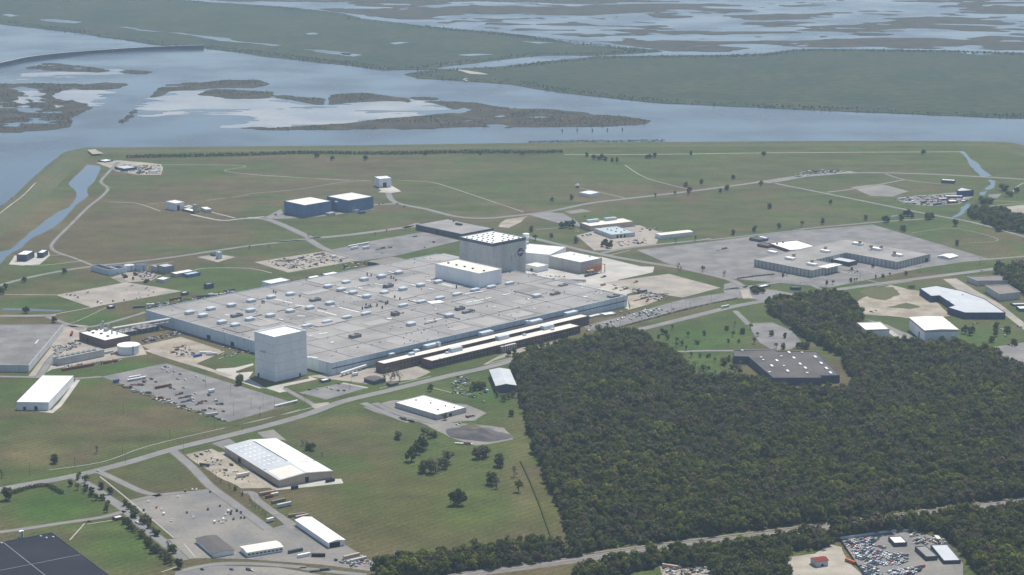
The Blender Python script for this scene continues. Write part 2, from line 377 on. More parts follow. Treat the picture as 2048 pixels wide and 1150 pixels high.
# ground: grid of the site, grass tinted field by field
sx, sy = 10.0, 10.0
gx = np.arange(-1900, 1901, sx); gy = np.arange(1300, 4460, sy)
X, Y = np.meshgrid(gx, gy); inside = pip(landpoly, X, Y)
fw = CT * Y + ST * HC; PX = 1024 + FPX * X / fw; PY = 575 - FPX * (ST * Y - CT * HC) / fw
GREEN, LAWN, BROWN, OLIVE, DRY = np.array((.064, .087, .021)), np.array((.050, .097, .015)), np.array((.102, .084, .039)), np.array((.077, .082, .019)), np.array((.165, .138, .062))
nz = vnoise(X, Y, 260, 1, 5); nz2 = vnoise(X, Y, 60, 2, 4); nz3 = vnoise(X * .35, Y, 30, 5, 3)
k = np.clip((nz - .47) * 5 + (nz2 - .5) * 3.4 + .30, 0, 1)[..., None]
C = GREEN * (1 - k) + BROWN * k
BLOBS = [  # photo x, y, half widths, colour, strength
    (1600, 330, 420, 36, GREEN, .55), (1480, 420, 200, 40, BROWN, .35), (1000, 350, 260, 45, GREEN, .45), (380, 460, 200, 45, BROWN, .55), (300, 380, 120, 45, BROWN, .35),
    (620, 335, 120, 20, BROWN, .3), (870, 390, 90, 35, BROWN, .4), (720, 440, 110, 22, BROWN, .35), (60, 420, 70, 60, DRY, .35), (120, 575, 90, 20, BROWN, .6), (90, 610, 110, 16, LAWN, .7),
    (190, 640, 60, 20, LAWN, .9), (60, 530, 80, 14, LAWN, .6), (450, 555, 80, 25, LAWN, .6), (1220, 520, 100, 20, LAWN, .4), (260, 740, 80, 22, LAWN, .9), (480, 720, 60, 14, LAWN, .9), (820, 520, 60, 18, LAWN, .5),
    (60, 790, 90, 40, LAWN, .4), (230, 850, 180, 60, BROWN, .55), (60, 900, 60, 45, DRY, .5), (160, 790, 60, 30, OLIVE, .5), (310, 945, 80, 28, LAWN, .4), (300, 975, 40, 16, BROWN, .4),
    (110, 1015, 120, 50, LAWN, 1), (250, 1090, 90, 60, LAWN, .85), (230, 950, 40, 20, OLIVE, .5), (700, 870, 130, 45, BROWN, .5), (690, 845, 60, 14, DRY, .5), (850, 1010, 230, 90, OLIVE, .8), (730, 1000, 60, 30, GREEN, .6),
    (960, 1010, 90, 60, LAWN, .45), (690, 930, 60, 18, LAWN, .6), (850, 920, 60, 40, LAWN, .3), (1040, 900, 30, 70, DRY, .35), (1090, 1030, 30, 60, OLIVE, .7), (1050, 1000, 25, 18, DRY, .35),
    (980, 790, 60, 25, LAWN, .7), (1400, 680, 110, 45, LAWN, .95), (1420, 735, 60, 25, LAWN, .9), (1480, 790, 90, 25, LAWN, .6), (1700, 575, 250, 14, LAWN, .5), (1850, 460, 120, 30, LAWN, .35), (1980, 530, 120, 20, LAWN, .5),
    (1780, 600, 80, 16, BROWN, .5), (1900, 680, 120, 25, LAWN, .6), (1640, 1130, 80, 20, DRY, .5), (1000, 305, 1000, 6, OLIVE, .3), (1990, 340, 90, 40, OLIVE, .5), (1100, 310, 300, 14, GREEN, .4)]
for x, y, rx, ry, c, s in BLOBS:
    w = (np.exp(-(((PX - x) / rx) ** 2 + ((PY - y) / ry) ** 2) ** 1.5) * s * (.65 + .7 * nz2))[..., None]; w = np.clip(w, 0, 1); C = C * (1 - w) + c * w
C *= (0.70 + .60 * nz3)[..., None]
Z = np.where(inside, 0.0, -4.0)
ny, nx = X.shape; idx = np.arange(nx * ny).reshape(ny, nx)
F = np.stack([idx[:-1, :-1], idx[:-1, 1:], idx[1:, 1:], idx[1:, :-1]], -1).reshape(-1, 4)
keep = inside.ravel()[F].any(1); F = F[keep]
me = bpy.data.meshes.new('ground'); V = np.stack([X, Y, Z], -1).reshape(-1, 3)
me.vertices.add(len(V)); me.vertices.foreach_set('co', V.ravel()); me.loops.add(F.size); me.loops.foreach_set('vertex_index', F.ravel())
me.polygons.add(len(F)); me.polygons.foreach_set('loop_start', np.arange(0, F.size, 4)); me.polygons.foreach_set('loop_total', np.full(len(F), 4)); me.update(); me.validate()
at = me.color_attributes.new('tint', 'FLOAT_COLOR', 'POINT'); at.data.foreach_set('color', np.concatenate([C.reshape(-1, 3), np.ones((nx * ny, 1))], 1).ravel())
gm = mat('grass', (1, 1, 1), (.74, .76, .70), .035, fine=.3, fsc=.3)
nt = gm.node_tree; an = nt.nodes.new('ShaderNodeAttribute'); an.attribute_name = 'tint'; mul = nt.nodes.new('ShaderNodeVectorMath'); mul.operation = 'MULTIPLY'
bs = nt.nodes['Principled BSDF']; src = bs.inputs['Base Color'].links[0].from_socket
nt.links.new(src, mul.inputs[0]); nt.links.new(an.outputs['Color'], mul.inputs[1]); nt.links.new(mul.outputs[0], bs.inputs['Base Color'])
_mw = nt.nodes.new('ShaderNodeTexWave'); _mw.inputs['Scale'].default_value = .035; _mw.inputs['Distortion'].default_value = 3; _mw.inputs['Detail'].default_value = 3   # mowing rows
_mg = nt.nodes.new('ShaderNodeNewGeometry'); _mp = nt.nodes.new('ShaderNodeMapping'); _mp.inputs['Rotation'].default_value = (0, 0, GA); nt.links.new(_mg.outputs['Position'], _mp.inputs[0]); nt.links.new(_mp.outputs[0], _mw.inputs[0])
_mm = nt.nodes.new('ShaderNodeMapRange'); _mm.inputs[3].default_value = .9; _mm.inputs[4].default_value = 1.1; nt.links.new(_mw.outputs['Fac'], _mm.inputs[0])
_ms = nt.nodes.new('ShaderNodeVectorMath'); _ms.operation = 'SCALE'; nt.links.new(mul.outputs[0], _ms.inputs[0]); nt.links.new(_mm.outputs[0], _ms.inputs['Scale']); nt.links.new(_ms.outputs[0], bs.inputs['Base Color'])
me.materials.append(gm); o = lk(bpy.data.objects.new('ground', me)); o['kind'] = 'structure'

# levee: a long grassed bank right along the shore, its foot in the water
LP = smoothline([Vector(v) for v in shore_w], 6)
prof = [(-14, WZ - .6), (-4, .9), (6, 3.4), (10, 3.4), (26, .35), (48, .05), (60, -.3)]
tag(strip('levee', '', 0, 'levee_grass', 0, prof, pts=LP, sm=False), kind='structure')
tag(strip('levee_path', '', 3, 'tan_lot', 3.45, [(6.6, 0), (9.4, 0)], pts=LP[:24], sm=False), kind='structure')
# rocks and reeds at the water's edge
mb = MB()
for i in range(0, len(LP) - 1):
    a, b = LP[i], LP[i + 1]; n = int((b - a).length / 7)
    for k in range(n):
        t = random.random(); q = a + (b - a) * t; d = (b - a).normalized(); nr = Vector((d.y, -d.x, 0)) * random.uniform(-11, -5); r = random.uniform(1, 2.6)
        mb.box(q.x + nr.x, q.y + nr.y, WZ - .5, WZ + random.uniform(.6, 2.0), r * 1.6, r, random.random() * 3, 0, .5)
tag(mb.build('shore_rocks', 'rock'), 'dark rocks lying along the water foot of the grassed levee', 'rocks', kind='stuff')

# far land and islands: low sheets with ragged edges, raised over the water
def land(name, s, m, z=-.55, rg=.14, it=4):
    p = ccw(rough([Vector((v.x, v.y, z)) for v in G(s)], rg, it)); q = inset(p, -2.5); n = len(p)
    v = p + [Vector((a.x, a.y, WZ - .4)) for a in q]
    o = mobj(name, v, [list(range(n))] + [[i, n + i, n + (i + 1) % n, (i + 1) % n] for i in range(n)], m); o['kind'] = 'structure'; return o
FARW = 'F -160,46 0,47 70,55 205,74 356,94 411,96 470,103 617,122 699,130 766,140 800,139 850,139 903,130 960,124 1050,113 1090,110 1200,110 1324,102 1150,83 999,65 860,53 783,44 725,38 680,26 582,15 428,5 336,-2 300,-15 -260,-30'
FARE = 'F 810,148 850,142 892,139 940,136 988,134 1080,124 1187,113 1348,111 1450,110 1519,108 1580,100 1632,98 1760,99 1896,101 2048,106 2250,112 2250,250 2048,236 1920,231 1793,226 1690,222 1588,218 1460,212 1331,206 1220,195 1125,185 1023,168 920,161 834,156'
land('far_bank', FARW, 'brush_ground', .3, .05); land('far_bank', FARE, 'brush_ground', .3, .05)
def march(name, mx_, my_, val, z, m, lift=.8):
    """outline of val > 0 on a grid, as one sheet that rises slightly from the water"""
    ny, nx = val.shape; vs_, fs = [], []; vid = {}; pos = val > 0
    def ev(i, j, i2, j2):
        key = (i, j, i2, j2) if (i, j) < (i2, j2) else (i2, j2, i, j)
        if key not in vid:
            a, b = val[i, j], val[i2, j2]; t = a / (a - b); vid[key] = len(vs_); vs_.append((mx_[i, j] + (mx_[i2, j2] - mx_[i, j]) * t, my_[i, j] + (my_[i2, j2] - my_[i, j]) * t, z))
        return vid[key]
    def pv(i, j):
        if (i, j) not in vid: vid[(i, j)] = len(vs_); vs_.append((mx_[i, j], my_[i, j], z + max(0, min(val[i, j] * 4, 1)) * lift))
        return vid[(i, j)]
    for i in range(ny - 1):
        row = pos[i, :-1].astype(int) + pos[i, 1:] + pos[i + 1, 1:] + pos[i + 1, :-1]
        for j in np.nonzero(row)[0]:
            c = [(i, j), (i, j + 1), (i + 1, j + 1), (i + 1, j)]; f = []
            for a in range(4):
                p, q = c[a], c[(a + 1) % 4]
                if pos[p]: f.append(pv(*p))
                if pos[p] != pos[q]: f.append(ev(*p, *q))
            if len(f) > 2: fs.append(f)
    return mobj(name, vs_, fs, m)
def blur(a, k):
    for ax in (0, 1):
        p = np.pad(a, [(k, k) if q == ax else (0, 0) for q in (0, 1)], mode='edge'); c = np.cumsum(p, ax); c = np.concatenate([np.zeros_like(np.take(c, [0], ax)), c], ax); n = a.shape[ax]
        a = (np.take(c, np.arange(2 * k + 1, 2 * k + 1 + n), ax) - np.take(c, np.arange(n), ax)) / (2 * k + 1)
    return a
ISL = [('T1 -120,490 50,487 250,486 450,485 480,500 400,520 320,545 300,560 380,590 420,580 540,625 480,650 420,680 430,715 380,745 250,760 100,768 -120,765', .75),
       ('T1 150,395 260,368 350,372 480,380 560,395 640,412 580,422 400,414 250,408', .8), ('T1 690,420 760,406 800,410 920,425 780,432', .8), ('T1 430,515 500,495 600,480 740,483 720,508 600,520 500,527', .8),
       ('T1 870,580 920,525 960,493 1110,478 1170,483 1300,463 1500,463 1560,488 1480,510 1300,508 1200,515 1000,528', .7), ('T1 1150,552 1250,518 1400,528 1610,538 1560,572 1350,577 1250,562', .7), ('T1 1600,562 1650,553 1760,566 1890,573 1880,607 1750,588', .8),
       ('T1 690,717 740,670 790,630 802,645 770,680 720,714', .4), ('F 658,190 699,187 731,186 780,191 817,198 823,204 770,202 724,203 690,205 663,207', .7), ('T2 420,568 560,570 580,581 480,585', .7),
       ('T1 1250,744 1500,740 1700,742 2040,718 T2 150,706 300,690 500,675 620,660 690,640 600,612 500,590 650,592 800,600 1000,630 1200,635 1450,660 1660,680 1800,700 1790,720 1500,735 1200,738 900,742 650,742 400,748 200,752 0,757 T1 1700,758', .55),
       ('F 999,64 1040,61 1200,62 1379,62 1450,63 1530,67 1630,70 1600,77 1560,82 1430,86 1440,92 1505,96 1450,102 1348,102 1324,100', .4)]
HOLES = ['T1 60,515 130,498 215,525 245,545 225,580 300,605 390,612 330,635 270,605 180,582 150,545', 'T1 90,580 140,560 175,612 100,605', 'T1 60,640 200,625 290,630 180,650', 'T1 20,730 80,720 135,735 90,747', 'T2 880,672 960,663 990,680 910,690', 'T2 700,700 780,690 800,700 730,709', 'T2 850,730 900,719 960,724 1010,736 900,739', 'T2 640,655 720,618 780,640 700,658', 'T2 1120,655 1220,657 1200,665', 'F 1340,84 1400,82 1430,90 1370,92']
bx_, by_ = np.meshgrid(np.arange(-1500, 1300, 5.0), np.arange(4250, 5870, 9.0)); bx2, by2 = np.meshgrid(np.arange(-200, 1300, 6.0), np.arange(5400, 6350, 10.0))
for gx_, gy_, sel in ((bx_, by_, range(11)), (bx2, by2, (11,))):
    nse = vnoise(gx_ * .4, gy_, 34, 51, 5) - .5; msk = np.zeros_like(gx_) - .5; amp = np.zeros_like(gx_) + 2.2
    for q in sel:
        g = [(v.x, v.y) for v in G(ISL[q][0])]; ins = pip(g, gx_, gy_).astype(float); b_ = blur(ins, 1); msk = np.maximum(msk, b_ - .40); amp = np.maximum(amp, blur(ins, 5) * ISL[q][1] * 5.0)
    for hs in HOLES: msk -= blur(pip([(v.x, v.y) for v in G(hs)], gx_, gy_).astype(float), 1) * 1.1
    isv = np.where(msk > -.39, msk + nse * amp, -.3); BAY = isv if sel == range(11) else BAY
    march('marsh', gx_, gy_, isv, -.62, 'marsh_ground')['kind'] = 'structure'
# bright calm shallows: reflected sky put into the pale sheet's colour, streaked
SHALLOWS = ['T1 820,640 900,580 1000,535 1150,525 1250,570 1500,590 1750,610 1900,612 2040,606 T2 130,590 400,596 560,612 640,640 560,655 300,688 0,718 T1 1900,728 1600,740 1350,740 1500,690 1380,660 1150,650 950,668', 'T1 60,435 300,412 560,425 660,415 620,440 400,452 80,455', 'T1 280,545 480,530 620,520 560,560 520,620 420,640 330,600', 'T1 40,560 140,540 180,610 60,620']
msk = np.zeros_like(bx_) - .5
for q in SHALLOWS: msk = np.maximum(msk, blur(blur(pip([(v.x, v.y) for v in G(q)], bx_, by_).astype(float), 4), 3) - .5)
march('bright_shallows', bx_, by_, np.where(msk > -.49, msk + (vnoise(bx_ * .2, by_, 40, 61, 5) - .46) * 3.5, -.3), -.9, 'shallows_sheen', .1)['kind'] = 'structure'
# pale pools and channels in the far bank
for s, z in (('T1 610,153 800,165 1200,210 1650,265 1600,272 1200,225 800,178', .5), ('T1 230,115 330,112 480,130 430,138 300,128', .5), ('T1 1770,288 1900,292 2040,310 2040,322 1850,305', .5), ('T1 10,84 60,82 120,92 60,98', .5),
             ('T2 0,308 130,320 80,332 0,322', .5), ('T2 290,252 350,245 410,250 330,260', .5), ('T2 950,196 1150,210 1500,245 1880,292 1700,282 1300,238', .5), ('T2 1060,242 1250,250 1150,256', .5), ('T2 690,322 760,315 900,318 760,328', .5), ('T3 1640,306 1750,302 1860,316 1780,320', .5), ('T1 1780,195 1830,190 1860,200 1800,204', .5)):
    sheet('water', s, 'water', z, .12, 3)
strip('path', 'T2 470,395 620,408 760,420 880,436 1200,462 1700,505 T3 0,540 700,575', 14, 'marsh_ground', .6)
sheet('sand_bank', 'T2 660,405 740,412 870,435 760,432', 'sand', .64, .1, 2); sheet('sand_bank', 'T2 725,460 745,458 750,475 730,474', 'sand', .64, .1, 2)
# marsh beyond, out to the horizon: land and water in a ragged pattern of noise
mx_, my_ = np.meshgrid(np.arange(-2600, 2601, 17.0), np.arange(5650, 12400, 24.0))
fw = CT * mx_ * 0 + CT * my_ + ST * HC; px_ = 1024 + FPX * mx_ / fw; py_ = 575 - FPX * (ST * my_ - CT * HC) / fw
nn = .46 * vnoise(mx_ * .5 + my_ * .08, my_, 60, 11, 5) + .36 * vnoise(mx_ * .3 + my_ * .05, my_, 160, 17, 4) + .18 * vnoise(mx_ * .25, my_, 520, 13, 3)
bias = np.zeros_like(nn)
for x, y, rx, ry, s in ((900, 15, 190, 14, .18), (1180, 18, 160, 13, .16), (1420, 20, 130, 14, .10), (1560, 52, 160, 12, .05), (1880, 48, 120, 10, .08), (1730, 90, 160, 7, .10), (1990, 15, 110, 14, .14), (1950, 100, 160, 6, .12), (620, 12, 120, 9, -.05),
                        (1100, 28, 260, 5, -.22), (1050, 50, 260, 7, -.12), (1720, 15, 110, 13, -.12), (1600, 33, 200, 5, -.18), (1350, 40, 150, 6, -.12), (1880, 70, 130, 9, -.12), (1640, 98, 200, 5, -.05)):
    bias += s * np.exp(-((px_ - x) / rx) ** 2 - ((py_ - y) / ry) ** 2)
val = (nn - .5) * 2.2 + bias * .75 - .005
lim = np.interp(px_, [0, 336, 582, 725, 999, 1324, 1500, 1640, 2048, 2300], [-14, -6, 10, 30, 58, 90, 92, 94, 100, 104])
val = np.where(py_ < lim, val, -.2); val = np.where((px_ > 980) & (px_ < 1640) & (py_ > 60), val - .1, val)
tag(march('far_marsh', mx_, my_, val, -.6, 'marsh_ground'), 'far marsh broken into islands by pale open water', 'marsh', kind='stuff')
# flood barrier: a long concrete wall on the water, in segments between piers
bl = smoothline(G('T1 -260,440 0,385 200,345 500,315 900,290 1190,281', WZ), 8)
e = empty('flood_barrier', bl[len(bl) // 2], 'long dark concrete flood barrier wall curving across the bay', 'flood barrier'); L0 = Vector(bl[len(bl) // 2])
seg = [bl[0]]; acc = 0
for a, b in zip(bl[:-1], bl[1:]):
    n = max(int((b - a).length / 40), 1)
    seg += [a + (b - a) * (k + 1) / n for k in range(n)]
for a, b in zip(seg[:-1], seg[1:]):
    c = (a + b) / 2 - L0; an_ = math.atan2((b - a).y, (b - a).x); L = (b - a).length
    o = MB().box(0, 0, -.6, 8.2, L - .6, 3, 0, 0, .98).build('wall_segment', 'wall_slate', e); o.location = c; o.rotation_euler.z = an_
    o = MB().box(0, 0, -.6, 8.5, 1.6, 4.2).build('pier', 'wall_slate', e); o.location = a - L0; o.rotation_euler.z = an_
    o = MB().box(0, 0, 8.3, 8.9, L - 2.4, 4.6).build('deck', 'wall_grey', e); o.location = c; o.rotation_euler.z = an_
for x, y in Q('T2 1297,765 1385,762 1473,762 1561,760 1648,758'):
    e = empty('mooring_dolphin', P(x, y, WZ), 'dark mooring dolphin of clustered piles standing in the channel', 'mooring dolphin', 'mooring dolphins in the channel')
    for a in range(4): MB().tube((1.4 * math.cos(a * 1.57), 1.4 * math.sin(a * 1.57), -1), (.6 * math.cos(a * 1.57), .6 * math.sin(a * 1.57), 4), .4).build('pile', 'dark', e)
    MB().cyl(0, 0, 3.7, 4.3, 1.3, 8).build('cap', 'rust', e)

# ------------------------------------------------------------------ canals
sheet('canal', 'F 175,329 200,332 198,345 175,375 177,390 176,393 138,426 112,451 68,474 44,496 12,514 0,529 -60,545 -60,528 0,503 18,500 59,464 91,440 138,414 153,388 137,368 158,346', 'canal', .08, .03, 2)
sheet('canal', 'F 1917,303 1930,304 1960,330 1984,352 1962,354 1940,332', 'canal', .08, .04, 2)
sheet('canal', 'M4 1800,100 1850,108 1845,130 1840,155 1800,170 1770,165 1815,130', 'canal', .08, .06, 2); sheet('canal', 'M4 1740,185 1790,178 1770,205 1735,210', 'canal', .08, .1, 2)
sheet('canal', 'M4 1545,358 1580,357 1640,310 1680,265 1650,262 1610,290', 'canal', .08, .06, 2)
sheet('canal', 'M1 20,838 200,840 430,852 400,862 180,855 20,852', 'canal', .08, .04, 2); sheet('canal', 'b5 150,645 320,620 325,632 165,665', 'canal', .08, .05, 1)
strip('path', 'T3 30,900 500,893 1000,889 1690,886', 5, 'sand', .1); strip('path', 'T2 1310,902 1700,902 2040,898', 5, 'sand', .1)
sheet('boat_ramp', 'T1 510,885 555,880 605,905 540,910', 'sand', 3.6, .05, 1)

# ------------------------------------------------------------------ paved yards and car parks
sheet('car_park', 'L1 690,522 1130,430 2005,702 1555,830', 'asphalt', .04)
sheet('car_park', 'B1 870,655 960,630 1090,602 1440,562 1560,640 1830,840 1500,875 1180,900 1050,790', 'gravel', .04)
sheet('yard', 'B1 1100,912 1500,865 1850,832 1960,800 2041,860 B2 700,720 830,800 1030,960 1160,945 1390,1090 1390,1130 1000,1080 500,1042 200,1035 B1 1240,1040', 'gravel', .05)
sheet('yard', 'B1 1260,330 1440,290 1530,330 1640,420 1760,500 1860,555 1640,560 1480,480 1340,390', 'dirt', .06, .03, 2)
sheet('apron', 'B1 1440,255 1560,222 1640,275 1540,300', 'gravel', .07); sheet('apron', 'B1 1750,180 1860,160 1950,235 1790,215', 'gravel', .07)
sheet('apron', 'a8 700,770 760,775 1480,665 1640,660 1670,720 1300,760 760,815', 'concrete', .07)
strip('lane', 'a8 20,300 230,420 500,630 740,800', 4.5, 'tan_lot', .08)
strip('lane', 'B2 450,590 520,590 560,640 640,700 760,790 780,850 640,870', 9, 'gravel', .07)
sheet('car_park', 'L2 500,800 790,735 970,765 690,848', 'asphalt', .04)
sheet('car_park', 'M3 560,1100 880,1015 1240,915 1640,850 1660,900 1200,1000 700,1140', 'asphalt', .04)
sheet('car_park', 'F 1273,500 1420,483 1600,461 1745,449 1976,517 1850,535 1660,575 1474,558 1456,557 1347,532', 'asphalt', .04)
sheet('car_park', 'M3 700,800 1150,740 1500,835 1240,902 960,855', 'tan_lot', .04)
sheet('apron', 'M3 100,740 200,600 690,625 960,690 1050,692 1040,730 800,782 950,850 860,880 880,985 500,810', 'concrete', .03)
sheet('yard', 'M3 870,890 1000,870 1140,900 950,965 880,985', 'dirt', .05, .05, 2)
sheet('car_park', 'M2 450,600 860,510 1180,455 1430,515 980,620 740,655', 'asphalt', .04); sheet('car_park', 'M2 30,660 500,588 740,648 260,732', 'tan_lot', .045)
sheet('car_park', 'M1 380,748 860,662 1240,722 620,832', 'tan_lot', .04)
sheet('yard', 'L1 430,160 600,175 560,260 960,300 1000,370 860,390 360,470 270,515 190,520 340,330', 'tan_lot', .04); sheet('yard', 'L1 960,310 1230,250 1530,350 1320,440 1180,410', 'dirt', .05)
strip('lane', 'L1 1000,340 1180,400 1400,465 1560,520', 9, 'tan_lot', .07)
sheet('apron', 'c1 -60,720 250,700 545,630 545,660 260,760 270,790 545,765 470,870 745,1035 640,1040 150,870 -60,800', 'concrete', .06)
sheet('apron', 'c1 745,1035 880,1000 1470,880 1440,840 1610,890 1050,1010 1040,1060 1100,1090 980,1110', 'concrete', .06)
sheet('apron', 'L2 575,880 700,865 720,880 610,910', 'tan_lot', .07); strip('path', 'L2 800,735 970,768', 4, 'concrete', .08)
sheet('apron', 'c4 1680,235 1900,180 2048,262 1960,290 1780,300', 'concrete', .06); sheet('apron', 'M2 870,185 960,150 1030,180 960,190', 'concrete', .065)
sheet('apron', 'M2 80,365 210,300 240,350 560,330 820,290 850,300 540,345 250,365', 'road', .05)
sheet('yard', 'L4 880,290 1000,240 1130,170 1250,200 1330,210 1540,380 1400,400 1250,395 960,370', 'dirt', .04, .06, 3)
sheet('grass_patch', 'M4 920,860 1000,830 1150,830 1200,880 1100,920 980,900', 'levee_grass', .06, .1, 3); sheet('grass_patch', 'L4 1100,320 1240,290 1340,320 1260,335', 'levee_grass', .06, .1, 3)
sheet('yard', 'L4 1490,130 1580,125 1700,200 1880,300 2041,425 2041,475 1900,365 1600,210', 'tan_lot', .05)
sheet('yard', 'L4 1840,590 2041,560 2100,700 2041,750 1900,660', 'gravel', .05); sheet('yard', 'L4 960,400 1110,440 1250,500 1400,560 1250,575 1130,480', 'gravel', .05, .03, 1); strip('lane', 'L4 1120,480 1250,572', 8, 'concrete', .08)
sheet('car_park', 'L4 155,430 330,425 460,480 530,560 450,610 330,612 240,560', 'asphalt', .05)
sheet('yard', 'M1 60,540 100,480 330,450 340,480 270,540 150,548', 'concrete', .05); sheet('yard', 'M1 1340,490 1480,470 1600,490 1480,525', 'tan_lot', .05)
sheet('yard', 'a1 350,440 560,370 900,370 1000,420 900,480 640,500 500,510', 'tan_lot', .05)
sheet('yard', 'T1 560,950 690,935 940,960 940,1020 800,1020 680,1000 600,965', 'tan_lot', .05, .04, 2)
sheet('yard', 'M3 520,480 700,430 950,410 1100,460 1060,540 760,580 640,580', 'tan_lot', .04); sheet('pad', 'M3 440,315 560,298 620,315 480,332', 'asphalt', .06); sheet('yard', 'M3 200,340 300,315 430,330 520,380 560,420 420,400', 'road', .04)
sheet('dirt_track', 'M2 1690,420 1740,370 1890,350 1840,390 1760,430', 'dirt', .05, .05, 2)
sheet('yard', 'M4 860,150 1060,130 1260,180 1150,215 1000,210', 'gravel', .05, .05, 2); sheet('yard', 'M4 1160,235 1330,205 1650,180 1700,215 1600,265 1400,280 1250,265', 'gravel', .05, .04, 2)
sheet('yard', 'M4 220,110 520,65 860,40 900,52 560,80 300,125', 'gravel', .06, .04, 2); sheet('yard', 'M4 1800,200 1890,195 1860,225 1800,222', 'gravel', .05); sheet('yard', 'M4 1850,290 2041,270 2100,330 1950,320', 'tan_lot', .05, .05, 2)
sheet('yard', 'a7 140,690 560,560 1200,560 1560,700 1800,1000 1800,1200 450,1200 330,980', 'gravel', .05); sheet('yard', 'B4 440,1030 620,1005 720,940 800,960 900,1110 1000,1180 450,1180', 'sand', .04, .05, 3)
sheet('car_park', 'B2 0,1130 100,1095 300,1085 700,1098 1000,1150 1000,1250 0,1250', 'gravel', .05)
sheet('yard', 'B3 1420,1080 1500,1060 1750,1060 1850,1120 1750,1170 1450,1170', 'dirt', .04, .06, 2); sheet('yard', 'M4 0,812 60,795 190,832 350,852 560,890 300,935 0,865', 'road', .05)
sheet('yard', 'M4 110,850 170,845 195,905 130,910', 'sand', .07); sheet('yard', 'L2 560,690 900,640 1300,620 1400,660 1290,710 960,740', 'tan_lot', .035, .04, 2); sheet('yard', 'L2 940,900 1150,850 1640,880 1780,940 1700,990 1440,1010 1200,990', 'gravel', .05, .03, 2)
sheet('yard', 'L2 1300,990 1500,1000 1900,1040 1960,1120 1700,1160 1520,1100', 'gravel', .045, .06, 3); sheet('grass_patch', 'L2 1590,1030 1680,1005 1745,1035 1680,1055 1610,1050', 'levee_grass', .08, .06, 2)
sheet('yard', 'b4 60,930 240,830 620,690 1200,600 1340,620 1000,720 500,830 150,950', 'tan_lot', .035)
sheet('grass_patch', 'b4 70,945 200,880 360,835 560,790 1150,680 1190,690 600,800 350,890 120,955', 'levee_grass', .08)
sheet('apron', 'L1 230,755 350,750 400,700 520,540 470,530 545,545 420,720 360,770', 'concrete', .06)

# ------------------------------------------------------------------ roads
strip('road', 'F -60,995 9,977 147,952 259,924 350,897 470,868 600,833 685,803 773,782 891,753 976,734 1060,711 1147,688 1194,675 1264,662 1341,644 1458,615 1521,603 1580,592 1712,574 1830,558 1948,543 2048,530 2150,518', 13, 'road', .10)
for off in (-6.1, 6.1): strip('edge_line', 'F -60,995 9,977 147,952 259,924 350,897 470,868 600,833 685,803 773,782 891,753 976,734 1060,711 1147,688 1194,675 1264,662 1341,644 1458,615 1521,603 1580,592 1712,574 1830,558 1948,543 2048,530 2150,518', 0, 'concrete', .13, [(off - .18, 0), (off + .18, 0)])
for s, w in (('B1 1170,300 1300,410 1430,545 1560,640 1700,745 1830,840', 9.5), ('B1 660,440 800,505 960,580 1090,612', 8), ('B1 515,485 640,560 740,630 850,705 1000,840 1130,940 1250,1050', 10), ('B1 -60,865 150,838 400,800 700,755 850,715', 7),
             ('B1 1240,1120 1450,1078 1700,1072 2041,1095 B2 900,1108 1300,1150', 7), ('B1 880,650 1090,605 1280,585', 7), ('T1 690,945 610,1030 590,1065 630,1100 590,1150 M1 600,150 480,270 370,380 350,425 390,458 500,495 625,545', 5),
             ('M1 -60,700 150,640 400,588 640,552 900,525 1200,487 1500,442 1750,407 2041,377 M2 180,525 480,492', 8), ('M2 -20,360 110,368 250,420 380,480 450,495 700,472 1000,432 1130,415', 13), ('M2 110,365 215,325', 16), ('M2 1150,395 1050,430', 10),
             ('M2 400,505 520,575 740,640', 12), ('M2 940,190 990,255 1200,300 1400,350 1600,362 1800,345 2041,315 M3 600,262 850,230 1300,178 1750,118 2041,75 M4 500,78 900,53 1400,62 2041,97 2150,105', 9.5), ('M2 840,270 1010,262', 10),
             ('M3 150,480 400,540 650,600 950,655 1180,692 1300,715 1550,775 1640,820', 11), ('M3 690,600 830,572 1000,548 1350,512 1430,500', 7), ('M3 1420,510 2041,442 M4 480,440 1000,392 1430,362', 5.5),
             ('M4 350,125 700,195 1370,330 1700,392 2041,487 2150,520', 6.5), ('M4 0,850 500,782 900,745 1250,692 1600,657 2041,622 2150,610', 7), ('M4 560,800 720,870', 6), ('M4 950,775 1050,800', 3), ('M4 700,185 900,160 1230,100', 6), ('M4 1100,60 1230,100 1480,130', 4),
             ('L3 1390,455 1450,490 1500,520 1750,515 2041,515 L4 100,615 330,612', 6), ('L3 1500,520 1560,590 1650,690', 4), ('L4 75,345 120,390 170,440', 7), ('M1 860,660 790,632', 6), ('L1 0,520 250,525 470,535 690,522', 6), ('L1 270,520 350,400 430,330', 8),
             ('L1 420,170 620,182 900,110 990,80', 6), ('M1 0,890 200,890 380,885', 10), ('M1 320,895 560,985', 7), ('L4 0,200 100,190', 6), ('L2 400,770 600,880', 6), ('L2 1020,870 1170,940 1440,1010', 8), ('L2 940,870 1150,960 1260,1000', 9), ('M3 1640,820 1760,860', 9)):
    strip('road', s, w, 'road', .09); strip('road_shoulder', s, w + 2.6, 'shoulder', .055)
